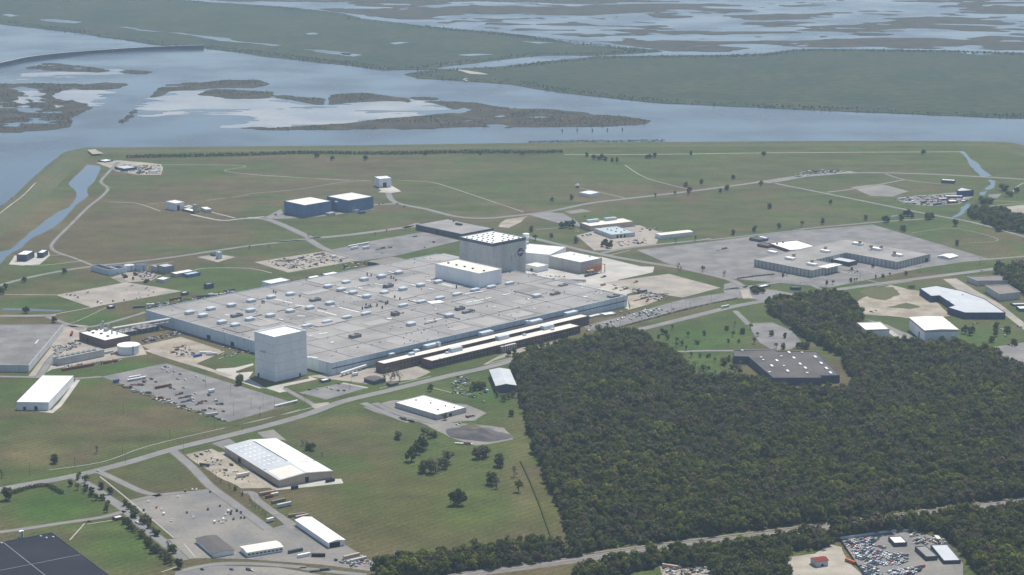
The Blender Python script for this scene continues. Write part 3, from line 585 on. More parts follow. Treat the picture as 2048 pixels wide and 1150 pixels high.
for s, w in (('M2 0,195 330,165 640,115 830,108', 2.5), ('M2 0,65 400,90 830,108', 2.2), ('M2 1000,105 1180,112 1290,130 1550,215 1860,320', 3), ('T1 900,960 1200,962 1400,965 1425,975 1320,992 1340,1003 1500,1020 2040,1055', 2.6), ('B1 680,480 890,650 1180,895', 2), ('B1 575,800 475,912', 2), ('B1 590,805 760,778', 2),
             ('B1 -20,1140 0,1150', 2), ('B1 1100,1130 1200,1095', 2), ('M3 850,0 1000,90 1300,170', 2.6), ('M3 540,155 700,190 850,225', 3), ('B1 330,435 700,380 1000,275 1500,155 1800,90 2041,25', 1.8), ('L2 0,1040 330,965 600,900', 1.8), ('L2 1050,770 1200,735 1400,690', 1.8), ('L2 1420,770 1540,800', 2), ('B1 1250,935 1330,1030', 2),
             ('M4 1720,290 1900,270 2041,262', 3.5), ('M4 1860,310 1950,290 2041,292', 3.5), ('M4 1780,240 2041,252', 3), ('M4 1960,190 1990,150 2041,120', 3), ('M1 340,478 440,475', 3), ('M1 60,540 300,545 560,515', 3), ('M1 30,745 380,748', 3), ('M1 340,885 640,830', 3), ('M1 640,830 740,805', 3), ('M1 1000,548 1180,520', 2), ('M1 1320,580 1420,565 1700,568 1850,600', 3), ('M1 1000,130 1130,118', 2.4), ('M1 1400,105 1540,88', 2.5), ('M1 1580,85 1700,65', 2.5), ('M1 740,115 930,125 1090,178', 3), ('M1 1300,200 1500,240 1620,232 1800,215', 8), ('M1 1440,185 1600,225', 5), ('L1 370,180 520,145 720,52', 1.5),
             ('a4 340,130 660,105', 2.5), ('a5 600,680 880,610', 2.5), ('a6 1420,620 1580,665', 2.2), ('a6 1640,580 1900,650', 2.2), ('a6 20,720 550,660', 2.0), ('L3 420,560 700,500 860,470', 2.2), ('L3 230,610 420,565', 2.2), ('b5 450,890 600,865 1000,820 1400,890 1650,970 1600,1010 1250,1030', 1.6), ('M3 0,265 160,318', 2.5), ('M4 1040,825 1280,790', 2.2)):
    strip('path', s, w * .75, 'path', .115)
# railway on ballast
RL = 'F 780,1175 950,1147 1100,1127 1300,1099 1500,1074 1700,1049 1880,1024 2048,1003 2150,990'
tag(strip('railway_ballast', RL, 0, 'rail_bed', 0, [(-8, .02), (-6, 1.0), (6, 1.0), (8, .02)]), kind='structure')
for c in (-3.2, 3.2):
    tag(strip('sleeper_bed', RL, 0, 'roof_brown', 1.02, [(c - 1.3, 0), (c - 1.25, .1), (c + 1.25, .1), (c + 1.3, 0)]), kind='structure')
    for g in (-.75, .75): tag(strip('rail', RL, 0, 'steel', 1.1, [(c + g - .09, 0), (c + g - .09, .2), (c + g + .09, .2), (c + g + .09, 0)]), kind='structure')
strip('access_track', RL, 0, 'rail_bed', .09, [(-13, 0), (-10.5, 0)])
tag(strip('hedge', 'B3 480,380 520,460 600,650 700,930', 0, 'leaf_dark', 0, [(-1.3, 0), (-.9, 1.3), (.8, 1.5), (1.2, 0)], kind=None), 'thin dark weedy hedge line running through the mown field', 'hedge')

# painted bay lines, faint with wear
def bays(s, n, rows):
    a, b, c = G(s); u = b - a; v = c - a; mb = MB()
    for r_ in range(rows):
        for k in range(n + 1):
            q = a + u * k / n + v * (r_ + .12) / rows; d = v / rows * .42; t = u.normalized() * .09; mb.add([q - t, q + t, q + t + d, q - t + d], [[0, 1, 2, 3]])
    o = mb.build('bay_markings', 'path'); o.location.z = .055; o['kind'] = 'structure'
bays('L3 1000,355 1560,215 980,300', 70, 2); bays('L2 560,795 790,742 700,838', 22, 2); bays('M3 1080,600 1600,520 1500,740', 60, 6); bays('M4 560,470 1000,410 1100,560', 44, 5); bays('M1 520,760 860,690 740,815', 40, 3); bays('L1 800,530 1120,450 1560,800', 44, 8)
# ------------------------------------------------------------------ the main factory
e, p, h, loc, ang = bld('factory', 'vast flat grey-roofed factory with pale blue walls beside the tall white tower', 'factory', 'F 291,620 666,726 1254,590 871.3,506.9', (1, 751), 'wall_factory', 'roof_grey', par=.9, key='factory',
    doors=(('560,735', .35, .37, 6), ('560,735', .48, .50, 6), ('560,735', .62, .64, 5)))
FH = h; RF = roof_of(e)
def on(s, z=None): return [Vector((v.x, v.y, 0)) for v in G(s, FH if z is None else z)]
U = Vector((math.cos(GA), math.sin(GA), 0)); Vv = Vector((-U.y, U.x, 0))
pu = [q.dot(U) for q in p]; pv_ = [q.dot(Vv) for q in p]; u0, u1, v0, v1 = min(pu) + 1.5, max(pu) - 1.5, min(pv_) + 1.5, max(pv_) - 1.5
hr = h - .9
for k, t in enumerate((.13, .27, .40, .52, .64, .76, .88)):   # expansion joints across and along the roof
    c = U * ((u0 + u1) / 2) + Vv * (v0 + (v1 - v0) * t); o = MB().box(0, 0, 0, .22, (u1 - u0) * (1 if k % 2 == 0 else .72), .8).build('roof_joint', 'seam', RF); o.location = (c.x - (0 if k % 2 == 0 else U.x * (u1 - u0) * .14), c.y - (0 if k % 2 == 0 else U.y * (u1 - u0) * .14), hr); o.rotation_euler.z = GA
for k in range(9):
    t = (k + .7) / 9.6; c = U * (u0 + (u1 - u0) * t) + Vv * ((v0 + v1) / 2); o = MB().box(0, 0, 0, .2, .7, (v1 - v0)).build('roof_joint', 'seam', RF); o.location = (c.x, c.y, hr); o.rotation_euler.z = GA
# arched bays along the rear half: shallow humps between the joints
for k in range(5):
    t0, t1 = (k + .7) / 9.6, (k + 1.7) / 9.6; ua, ub = u0 + (u1 - u0) * t0 + 1, u0 + (u1 - u0) * t1 - 1; va, vb = v0 + (v1 - v0) * .42, v1 - 1; vs_, fs = [], []
    for i in range(9):
        s_ = i / 8; z = .55 * (1 - (2 * s_ - 1) ** 2); q = U * (ua + (ub - ua) * s_)
        for w in (va, vb): r_ = q + Vv * w; vs_.append((r_.x, r_.y, hr + .02 + z))
    for i in range(8): fs.append([2 * i, 2 * i + 2, 2 * i + 3, 2 * i + 1])
    fs += [[2 * i for i in range(9)][::-1], [2 * i + 1 for i in range(9)]]
    mobj('roof_vault', vs_, fs, 'roof_grey', RF, smooth=False)
def oct_unit(l, w, z):
    c = 1.6; b = [(-l / 2 + c, -w / 2), (l / 2 - c, -w / 2), (l / 2, -w / 2 + c), (l / 2, w / 2 - c), (l / 2 - c, w / 2), (-l / 2 + c, w / 2), (-l / 2, w / 2 - c), (-l / 2, -w / 2 + c)]
    mb = MB(); v = [(x, y, 0) for x, y in b] + [(x, y, z) for x, y in b] + [(x * .72, y * .72, z + .8) for x, y in b]
    f = [[i + 8 * k, (i + 1) % 8 + 8 * k, (i + 1) % 8 + 8 * k + 8, i + 8 * k + 8] for k in (0, 1) for i in range(8)] + [list(range(16, 24))]
    mb.add(v, f); me = mb.build('roof_monitor', 'unit_blue'); d = me.data; bpy.data.objects.remove(me); return d
MON = oct_unit(13, 9, 3.8); LOW = oct_unit(16, 6.5, 3.0)
for d, s in ((MON, 'M1 1290,865 1380,885 1435,840 1510,930 1575,815 1600,950 1700,910 1705,850 1710,785 1840,885 1845,760 1975,740 1975,855 b1 1055,215 1235,260 1395,300 1580,350 1080,445 810,505 1545,120 1300,160 1785,80 1820,300 b2 390,300 160,350 685,470 445,520 920,425 1070,880 555,995 a4 365,1020'),
             (LOW, 'b1 770,745 1045,690 1310,630 1570,580 b2 700,690 945,640 1180,590 450,740 1420,530 1645,490 1890,440')):
    for v in on(s, FH + 1.5): o = lk(bpy.data.objects.new('roof_monitor', d), RF); o.location = (v.x - loc.x, v.y - loc.y, hr); o.rotation_euler.z = GA
for s, l, w, z in (('b1 1420,885', 15, 9, 4), ('b2 1215,785', 14, 7, 4), ('b2 1330,820', 20, 6, 3), ('b2 340,860', 9, 9, 5), ('b1 880,395', 16, 8, 3.5), ('M1 1610,885', 16, 8, 4), ('a4 610,985', 16, 6, 3), ('b2 250,480', 14, 8, 4.5), ('a4 720,865', 14, 7, 2), ('b1 1600,490', 10, 5, 3), ('a4 1400,1015', 18, 9, 2.5)):
    v = on(s, FH + 1.5)[0]; o = MB().box(0, 0, 0, z, l, w, 0, 0, .97).box(l * .2, 0, z, z + 1.2, l * .3, w * .5).build('air_handler', 'unit_grey', RF); o.location = (v.x - loc.x, v.y - loc.y, hr); o.rotation_euler.z = GA
for v in on('b1 320,290 350,300 675,350 165,435 190,435 1520,520 1570,470 1630,490 1720,480 1790,510 1840,450 1860,435 b2 335,640 405,660 210,715 240,705 95,740 165,780 285,370 320,375 350,400 1170,500 180,500 b1 1585,60 1640,65', FH + 1):
    o = MB().cyl(0, 0, 0, random.uniform(2.5, 5), .8, 8).cyl(0, 0, 2.4, 3, 1.3, 8).build('vent_stack', 'unit_dark', RF); o.location = (v.x - loc.x, v.y - loc.y, hr)
def patch(s, w=2.6, m='roof_white', z=.8):
    a, b = on(s, FH); d = b - a; c = (a + b) / 2; o = MB().box(0, 0, 0, z, d.length, w).build('skylight', m, RF); o.location = (c.x - loc.x, c.y - loc.y, hr); o.rotation_euler.z = math.atan2(d.y, d.x)
for s in ('b1 330,390 440,412', 'b1 460,420 570,442', 'b1 610,470 740,490', 'b1 1090,490 1200,482', 'b1 1200,500 1480,570', 'b1 910,548 1000,560', 'b1 1010,568 1170,610', 'b1 1270,290 1340,308', 'b1 1440,338 1510,352', 'b1 1640,380 1820,430', 'b1 1320,205 1520,245', 'b1 390,660 450,670', 'b1 640,615 745,622',
          'b2 250,290 330,306', 'b2 60,455 190,470', 'b2 340,528 390,532', 'b2 300,615 390,632', 'b2 0,650 220,705', 'b2 760,410 830,422', 'b2 970,455 1110,490', 'b2 800,520 870,532', 'b2 560,465 620,480', 'b2 540,672 630,692', 'b2 1280,592 1400,572', 'b2 1410,570 1540,552', 'b2 1300,710 1380,692', 'b2 1400,690 1540,665', 'b2 1560,655 1640,640', 'b2 1790,605 1900,588', 'b2 760,965 860,945', 'b2 880,942 970,925', 'a4 990,1040 1050,1028', 'b1 930,862 1050,845', 'b1 1090,980 1140,970', 'b1 800,895 830,890'): patch(s)
patch('b2 800,712 975,690', 15); patch('c1 1435,520 1600,530', 3); patch('M1 1530,880 1600,890'); patch('b2 230,925 290,925', 5)
for s in ('b2 890,800', 'b2 1680,768', 'b2 2000,838', 'b2 1115,1035', 'b2 430,1040', 'b3 560,228', 'b3 1250,222', 'b4 195,155', 'b4 515,230', 'b4 655,50', 'b4 735,180', 'a4 255,1070', 'a4 975,912', 'a4 1230,990', 'L2 730,455', 'L2 580,415'):
    v = on(s)[0]; o = MB().box(0, 0, 0, .9, 4, 2.4).build('roof_hatch', 'roof_white', RF); o.location = (v.x - loc.x, v.y - loc.y, hr); o.rotation_euler.z = GA
for k in range(34):                        # repaired bays, lighter and darker felt
    cu, cv = random.randrange(10), random.randrange(8); a_, b_ = (u1 - u0) / 9.6, (v1 - v0) / 8; w_, d_ = a_ * random.uniform(.4, .95), b_ * random.uniform(.3, .9)
    q = U * (u0 + a_ * (cu + .2 + random.uniform(0, .3))) + Vv * (v0 + b_ * (cv + .5))
    o = MB().box(0, 0, 0, .10 + .012 * k + (.6 if cv > 2 and cu < 6 else 0), w_, d_).build('roof_patch', random.choice(('roof_light', 'roof_mid', 'roof_mid', 'roof_light')), RF); o.location = (q.x, q.y, hr - .02); o.rotation_euler.z = GA
SV = MB().box(0, 0, 0, 1.3, 1.3, 1.0).build('vent', 'unit_dark'); sv1 = SV.data; bpy.data.objects.remove(SV); SV = MB().cyl(0, 0, 0, 1.5, .6, 8).cyl(0, 0, 1.5, 1.9, 1.0, 8).build('vent', 'roof_metal'); sv2 = SV.data; bpy.data.objects.remove(SV)
for k in range(130):
    q = U * (u0 + (u1 - u0) * random.random()) + Vv * (v0 + (v1 - v0) * random.random()); o = lk(bpy.data.objects.new('roof_vent', random.choice((sv1, sv2, sv2))), RF); o.location = (q.x, q.y, hr); o.rotation_euler.z = GA
for k in range(16):
    q = U * (u0 + (u1 - u0) * random.uniform(.05, .9)) + Vv * (v0 + (v1 - v0) * random.uniform(.08, .92)); L_ = random.uniform(14, 45); a_ = GA + (0 if k % 3 else math.pi / 2); o = MB().box(0, 0, .5, 1.2, L_, .8).box(-L_ / 2, 0, 0, 1.6, 1.2, 1.2).box(L_ / 2, 0, 0, 1.6, 1.2, 1.2).build('duct', random.choice(('roof_metal', 'unit_dark', 'roof_cream')), RF); o.location = (q.x, q.y, hr); o.rotation_euler.z = a_
DP = MB().box(0, 0, 0, h - 1.2, .5, .3).build('pipe', 'wall_pale'); dp = DP.data; bpy.data.objects.remove(DP)
for k in range(40): q = U * (u0 + (u1 - u0) * (k + .5) / 40) + Vv * (v0 - 1.62); o = lk(bpy.data.objects.new('downpipe', dp), e); o.location = (q.x, q.y, 0); o.rotation_euler.z = GA
for k in range(28): q = Vv * (v0 + (v1 - v0) * (k + .5) / 28) + U * (u0 - 1.62); o = lk(bpy.data.objects.new('downpipe', dp), e); o.location = (q.x, q.y, 0); o.rotation_euler.z = GA + math.pi / 2
# trim band under the eaves along the long front
o = MB().box((u0 + u1) / 2, v0 - 1.72, h * .50, h * .58, u1 - u0, .3).build('wall_band', 'unit_dark', e); o.rotation_euler.z = GA

# ------------------------------------------------------------------ white tower at the near corner
e, p, h, loc, ang = bld('tower_building', 'windowless pale grey tower block with bright white roof at the factory corner', 'tower', 'c1 545,100 890,195 1435,80 1085,2', (1, 935), 'wall_white', 'roof_white', par=2.0, key='tower', doors=(('700,880', .12, .2, 5), ('1200,870', .75, .8, 4)))
for k, t in enumerate((.2, .4, .6, .8)):   # faint floor joints on the wall panels
    for i in range(4):
        a, b = p[i], p[(i + 1) % 4]; d = b - a; c = (a + b) / 2
        o = MB().box(0, 0, 0, .35, d.length + .1, .12).build('panel_joint', 'wall_pale', e); o.location = (c.x, c.y, h * t); o.rotation_euler.z = math.atan2(d.y, d.x)
i = min(range(4), key=lambda i: ((p[i] + p[(i + 1) % 4]) / 2).x); a, b = p[i], p[(i + 1) % 4]; d = b - a; c = a + d * .45; nr = Vector((d.y, -d.x, 0)).normalized(); c += nr * 1.4
o = MB().box(0, 0, 0, 1.0, 9, 3).build('wall_canopy', 'wall_pale', e); o.location = (c.x, c.y, h * .60); o.rotation_euler.z = math.atan2(d.y, d.x)

# ------------------------------------------------------------------ vertical assembly hall with emblem
e, p, h, loc, ang = bld('assembly_hall', 'tall square grey hall with dotted white roof and round blue emblem', 'assembly hall', 'a3 670,290 1090,390 1560,305 1140,210', (2, 840), 'wall_grey', 'roof_white', par=1.0, cornice=('wall_slate', 4.4), key='hall')
cen = Vector((0, 0, 0))
Ux, Vx = (p[1] - p[0]), (p[3] - p[0])
VD = MB().box(0, 0, 0, 1.1, 2.2, 2.2).build('roof_vent', 'unit_grey'); vd = VD.data; bpy.data.objects.remove(VD)
for i in range(6):
    for j in range(6):
        if (i + j) % 7 == 6: continue
        q = p[0] + Ux * (.12 + .152 * i + (.03 if j % 2 else 0)) + Vx * (.12 + .152 * j); o = lk(bpy.data.objects.new('roof_vent', vd), roof_of(e)); o.location = (q.x, q.y, h - 1.0); o.rotation_euler.z = ang
# the emblem stands on the wall that faces right
i = max(range(4), key=lambda i: (lambda d: Vector((d.y, -d.x, 0)).normalized().dot(Vector((.7, -.7, 0))))(p[(i + 1) % 4] - p[i])); a, b = p[i], p[(i + 1) % 4]; d = b - a; nr = Vector((d.y, -d.x, 0)).normalized(); t = d.normalized()
zc = h - 21.0; ec = a + d * .84; er = 6.3
em = lk(bpy.data.objects.new('emblem', None), e); em.location = (ec.x + nr.x * .12, ec.y + nr.y * .12, zc); em.rotation_euler = (math.pi / 2, 0, math.atan2(d.y, d.x))
def flat(name, pts, m, z, parent): return mobj(name, [(x, y, z) for x, y in pts] + [(x, y, z - .06) for x, y in pts], [list(range(len(pts)))] + [[k, len(pts) + k, len(pts) + (k + 1) % len(pts), (k + 1) % len(pts)] for k in range(len(pts))], m, parent)
flat('disc', [(er * math.cos(k * math.pi / 24), er * math.sin(k * math.pi / 24)) for k in range(48)], 'emblem_blue', .0, em)
def ring(rx, ry, w, rot, n=40):
    mb = MB(); v = []
    for k in range(n + 1):
        g = 2 * math.pi * k / n + .5
        for q in (0, w): x, y = (rx - q) * math.cos(g), (ry - q) * math.sin(g); v.append((x * math.cos(rot) - y * math.sin(rot), x * math.sin(rot) + y * math.cos(rot), .12))
    return mb.add(v, [[2 * k, 2 * k + 2, 2 * k + 3, 2 * k + 1] for k in range(n)])
ring(5.4, 2.0, .35, .9).build('orbit', 'emblem_white', em)
flat('vector_wing', [(-6.8, -1.2), (-1.5, .2), (3.6, 3.6), (6.9, 4.6), (2.2, .9), (6.6, -2.6), (1.6, -.1), (-1.2, -.7)], 'emblem_red', .18, em)
for x, y in ((-3, 3.6), (-1, -4.2), (2.4, -3.6), (-4, 2.2), (3.8, 1.4), (-.4, 4.6)): flat('star', [(x + .22 * math.cos(k), y + .22 * math.sin(k)) for k in range(6)], 'emblem_white', .1, em)
tc = bpy.data.curves.new('lettering', 'FONT'); tc.body = 'NASA'; tc.size = 3.6; tc.align_x = 'CENTER'; tc.align_y = 'CENTER'; tc.extrude = .03; tc.offset = .09; tc.resolution_u = 2
to = bpy.data.objects.new('lettering', tc); COL.objects.link(to); bpy.context.view_layer.update()
tm = bpy.data.meshes.new_from_object(to); tm.materials.clear(); tm.materials.append(MATS['emblem_white']); bpy.data.objects.remove(to)
lt = lk(bpy.data.objects.new('lettering', tm), em); lt.location = (0, -.1, .26)
for k, (tt, z0, z1, w) in enumerate(((.58, h * .47, h * .62, .8), (.68, h * .55, h * .66, .7), (.3, h * .7, h * .72, .8), (.4, h * .62, h * .64, 1), (.2, h * .78, h * .8, .7), (.75, h * .8, h * .81, .8))):   # stains and small louvres
    q = a + d * tt; o = MB().box(0, 0, z0, z1, w, .16).build('louvre', 'wall_slate', e); o.location = (q.x, q.y, 0); o.rotation_euler.z = math.atan2(d.y, d.x)
j = (i - 1) % 4; a2, b2 = p[j], p[(j + 1) % 4]; d2 = b2 - a2
for tt, zf in [(random.uniform(.06, .94), random.uniform(.45, .9)) for _ in range(22)]:
    q = a2 + d2 * tt; o = MB().box(0, 0, h * zf, h * zf + .9, .8, .16).build('louvre', 'wall_slate', e); o.location = (q.x, q.y, 0); o.rotation_euler.z = math.atan2(d2.y, d2.x)
hall = (p, h, loc)
e, p, h, loc, ang = bld('hall_annex', 'lower pale annex with cream roof wrapped round the foot of the grey hall', 'annex', 'a3 320,655 935,785 1262,725 645,600', (1, 975), 'wall_white', 'roof_cream', zb=FH, par=.7, um='unit_dark', units=(('a3 520,648 630,675 740,697 850,722 1000,752', 3, 2, 1.6),), key='annex')
i = max(range(4), key=lambda i: -(((p[i] + p[(i + 1) % 4]) / 2).x)); a, b = p[i], p[(i + 1) % 4]; d = b - a
for t, z, w, hh in ((.48, FH, 1.2, h - FH - .5), (.1, FH + 6, 1.2, 1.4), (.2, FH + 5, 1, 1.4), (.32, FH + 7, 3, 1.6), (.36, FH + 5, 4, 1.2), (.58, FH + 5, 4, 1.5), (.7, FH + 4, 1.2, 1.5), (.8, FH + 7, 1.5, 1.5), (.86, FH + 6.5, 5, 2), (.92, FH + 4, 2, 1.6), (.63, FH + 9, 1.2, 1.2)):
    q = a + d * (1 - t); o = MB().box(0, 0, z, z + hh, w, .2).build('louvre', 'wall_slate', e); o.location = (q.x, q.y, 0); o.rotation_euler.z = math.atan2(d.y, d.x)

bld('workshop', 'white-roofed long shed joined to the east foot of the grey hall', 'workshop', 'a4 200,300 200,412 560,490 640,372', (1, 560), 'wall_white', 'roof_white')
bld('workshop', 'large white-roofed workshop with grey walls beside the tan timber frame', 'workshop', 'a4 560,478 925,575 1225,515 830,415', (1, 728), 'wall_grey', 'roof_white', units=(('a4 870,462 1080,492', 3, 2, 1.5),))
bld('service_building', 'small pale block with cream roof between the hall and workshop', 'service building', 'a4 222,600 385,636 510,602 345,566', (1, 710), 'wall_white', 'roof_cream', doors=(('300,680', .4, .6, 4),))
bld('service_building', 'narrow white-roofed shed behind the small cream-roofed block', 'service building', 'a4 285,533 540,592 556,575 330,517', (1, 612), 'wall_white', 'roof_white')
# scaffold of tan timber
b = G('a4 1150,720')[0]; e = empty('timber_frame', b, 'tan timber framed mock-up standing against the workshop end wall', 'timber frame', rz=GA)
for k in range(5):
    for y in (-5, 5): MB().box((k - 2) * 8, y, 0, 12, .9, .9).build('post', 'tan_box', e)
    MB().box((k - 2) * 8, 0, 11.5, 12.4, .9, 11).build('beam', 'orange', e)
MB().box(0, 4.6, .5, 10.5, 32, .4).build('cladding', 'tan_box', e); MB().box(-4, 0, 5.6, 6.2, 23, 9).build('floor_deck', 'tan_box', e); MB().box(0, -5, 4.5, 11, 17, .3).build('cladding', 'orange', e)
# water tower on braced legs
b = G('F 1052,516')[0]; h = hsolve(1052, 466, 516); e = empty('water_tower', b, 'slender white water tower with flat tank rising behind the grey hall', 'water tower')
for k in range(6): g = k * math.pi / 3; MB().tube((4 * math.cos(g), 4 * math.sin(g), 0), (3.6 * math.cos(g), 3.6 * math.sin(g), h - 6), .28).build('leg', 'wall_white', e)
MB().cyl(0, 0, 0, h - 6, .8, 8).build('riser_pipe', 'wall_white', e); MB().cyl(0, 0, h - 7.5, h - 5, 3.6, 20, r2=5.2).cyl(0, 0, h - 5, h - 1, 5.2, 20).cyl(0, 0, h - 1, h, 5.2, 20, r2=1).build('tank', 'roof_white', e)
for z in (.35, .65): MB().cyl(0, 0, h * z, h * z + .4, 4.0, 12).build('ring_brace', 'wall_white', e)

# ------------------------------------------------------------------ brick office rows along the front
e, p, h, loc, ang = bld('office_row', 'long dark brick office row with cream roof close under the factory front', 'office', 'b3 205,690 320,727 b4 1465,282 1390,255', 12.5, 'wall_brick', 'roof_cream', um='unit_blue', tol=20, units=(('b3 960,500 b4 80,530 750,375 1230,262', 22, 8, 4.5), ('b3 430,610 700,600 760,560', 8, 5, 3), ('b3 1060,490 b4 640,400', 5, 5, 6)))
def window_rows(e, p, h, i, cnt, rows):
    a, b = p[i], p[(i + 1) % 4]; d = b - a; nr = Vector((d.y, -d.x, 0)).normalized(); L = d.length / cnt
    o = MB().box(0, 0, 0, 1.5, L * .62, .14).build('window', 'glass', e); dd = o.data; bpy.data.objects.remove(o)
    for z in rows:
        for k in range(cnt): q = a + d * (k + .5) / cnt + nr * .03; o = lk(bpy.data.objects.new('window', dd), e); o.location = (q.x, q.y, z); o.rotation_euler.z = math.atan2(d.y, d.x)
i = max(range(4), key=lambda i: (p[(i + 1) % 4] - p[i]).length - ((p[i] + p[(i + 1) % 4]) / 2).y * .1); window_rows(e, p, h, i, 60, (3, 7.5))
e, p, h, loc, ang = bld('office_row', 'shorter dark brick office row with white penthouses nearest the curving drive', 'office', 'b3 845,650 975,692 b4 1345,412 1215,377', (1, 800), 'wall_brick', 'roof_cream', um='unit_blue', tol=20, units=(('b3 1290,548 b4 300,590 910,450', 19, 8, 5), ('b3 1180,580 b4 600,540 980,465', 4, 4, 2)))
window_rows(e, p, h, max(range(4), key=lambda i: (p[(i + 1) % 4] - p[i]).length - ((p[i] + p[(i + 1) % 4]) / 2).y * .1), 46, (2.5, 6.5))
i = max(range(4), key=lambda i: (p[(i + 1) % 4] - p[i]).length - ((p[i] + p[(i + 1) % 4]) / 2).y * .1); a, b = p[i], p[(i + 1) % 4]; d = b - a; nr = Vector((d.y, -d.x, 0)).normalized(); q = a + d * .49 + nr * 2
o = MB().box(0, 0, 0, h * .8, 26, 4).build('entrance_block', 'wall_pale', e); o.location = q; o.location.z = 0; o.rotation_euler.z = math.atan2(d.y, d.x)
for k in range(8): c = q + d.normalized() * (k - 3.5) * 3.2 + nr * 2.05; o = MB().box(0, 0, .8, h * .72, 1.5, .14).build('window', 'glass', e); o.location = (c.x, c.y, 0); o.rotation_euler.z = math.atan2(d.y, d.x)
bld('loading_shed', 'low white-roofed shed butting the east end of the brick rows', 'shed', 'b4 1468,282 1500,298 1630,255 1600,240', (1, 325), 'wall_pale', 'roof_cream')
bld('loading_shed', 'low white canopy shed against the factory front by the car park', 'shed', 'b4 1640,240 1690,275 1830,240 1780,222', (1, 300), 'wall_pale', 'roof_white')

# ------------------------------------------------------------------ buildings behind and left of the factory
bld('storage_hall', 'low dark-walled hall with flat grey roof directly behind the tall grey hall', 'hall', 'a3 90,112 640,262 1085,190 600,50', (0, 182), 'wall_slate', 'roof_grey', um='unit_dark', units=(('a3 660,130', 14, 4, 3), ('a3 590,85', 2, 2, 3)), doors=(('370,215', .45, .5, 6),))
bld('hangar', 'big blue hangar with white roof, the western one of the pair', 'hangar', 'c4 65,432 370,512 880,452 570,370', (1, 722), 'wall_blue', 'roof_cream', doors=(('330,600', .3, .75, 14),))
bld('hangar', 'big blue hangar with white roof, the eastern one of the pair', 'hangar', 'c4 815,350 1100,432 1587,376 1280,290', (2, 580), 'wall_blue', 'roof_cream')
bld('link_block', 'narrow pale link block between the two blue hangars', 'link block', 'c4 800,412 900,452 960,432 860,400', (1, 600), 'wall_slate', 'roof_white', units=(('c4 960,470', 5, 4, 3),))
bld('equipment_hut', 'small pale green hut in front of the blue hangars', 'hut', 'c4 790,640 830,655 940,636 890,622', (1, 700), 'wall_pale', 'roof_blue')
bld('equipment_hut', 'small grey plant room at the foot of the eastern blue hangar', 'hut', 'c4 1235,590 1270,602 1335,590 1300,574', (1, 640), 'wall_pale', 'roof_white')
bld('equipment_hut', 'small dark blue hut beside the eastern blue hangar', 'hut', 'c4 1345,630 1385,640 1450,625 1410,612', (1, 668), 'wall_navy', 'wall_navy')
bld('test_building', 'tall pale cube building alone on a concrete pad behind the hangars', 'test building', 'c4 1625,30 1690,62 1884,52 1830,6', (1, 216), 'wall_white', 'roof_white', sq=True, tol=0, doors=(('1780,200', .3, .6, 9),))
bld('test_building', 'pale blue cube building beside the slim tower compound in the field', 'test building', 'c6 165,157 365,211 600,181 420,120', (1, 405), 'wall_white', 'roof_white', doors=(('480,390', .2, .5, 9),))
bld('slim_tower', 'slim grey tower rising from the low white sheds in the field', 'tower', 'c6 850,242 885,256 942,246 905,230', (1, 470), 'wall_grey', 'roof_white', tol=45)
bld('low_shed', 'low white-roofed shed at the foot of the slim tower', 'shed', 'c6 600,345 800,420 990,400 760,330', (1, 470), 'wall_brick', 'roof_white', par=.4)
bld('low_shed', 'grey-walled shed with white roof on the right side of the slim tower', 'shed', 'c6 1030,308 1180,372 1332,352 1200,300', (1, 450), 'wall_pale', 'roof_white', par=.4)
for k, s in enumerate(('c6 610,285 760,330 790,320 650,272', 'c6 690,262 810,302 840,290 740,250')): bld('narrow_shed', ('front', 'rear')[k] + ' narrow white-roofed shed behind the slim tower compound', 'shed', s, (1, (340, 312)[k]), 'wall_pale', 'roof_white', par=.3)
bld('pump_house', 'pump house with white roof and dark walls by the canal', 'pump house', 'M1 130,470 195,476 212,447 155,442', (1, 522), 'wall_slate', 'roof_white', tol=0)
bld('pump_house', 'small tower-like pump house with white roof near the canal', 'pump house', 'M1 265,458 305,462 313,440 275,438', (1, 497), 'wall_slate', 'roof_white', tol=0)
def basin(name, label, roof, base, wm='wall_factory'):
    e, p, h, loc, ang = bld(name, label, 'basin', roof, base, wm, 'dark', par=2.5); return e
basin('settling_basin', 'long open-topped blue walled basin at the road bend', 'a1 100,272 320,345 412,318 190,255', (1, 418))
basin('settling_basin', 'smaller open-topped blue basin next to the long one', 'a1 345,285 425,325 552,300 470,272', (1, 395))
def tank(name, label, c, rpx, ytop, ybase, m='wall_white', rm='roof_white', dome=.12, group=None):
    cr = CR[c.split()[0]]; px, _ = Q(c)[0]; yb, yt = cr[1] + ybase / cr[2], cr[1] + ytop / cr[2]; h = hsolve(px, yt, yb); b = P(px, yb)
    r = rpx / cr[2] / FPX * math.hypot(b.y, HC)
    e = empty(name, b, label, 'tank', group); MB().cyl(0, 0, 0, h, r, 32).build('shell', m, e); MB().cyl(0, 0, h, h + .35, r + .25, 32).build('rim', rm, e)
    MB().cyl(0, 0, h + .3, h + .3 + r * dome, r, 32, r2=.3).build('roof', rm, e)
    o = MB().box(r + .3, 0, 0, h + 1, .5, 1.4).build('stairway', 'steel', e); o.rotation_euler.z = -1.0
    return e
tank('storage_tank', 'wide white cylindrical tank beside the brick power house', 'a2 1133,400', 150, 402, 508)
tank('storage_tank', 'blue-grey round tank beside the open basins by the road', 'a1 600,270', 66, 272, 345, 'wall_factory', 'wall_pale', .05)
tank('storage_tank', 'broad blue-grey round tank nearest the chemical plant', 'a1 760,265', 86, 268, 330, 'wall_factory', 'wall_slate', .05)
tank('storage_tank', 'cream-topped grey tank at the rear edge of the factory roof', 'b2 590,190', 66, 192, 265, 'wall_pale', 'roof_white', .1)
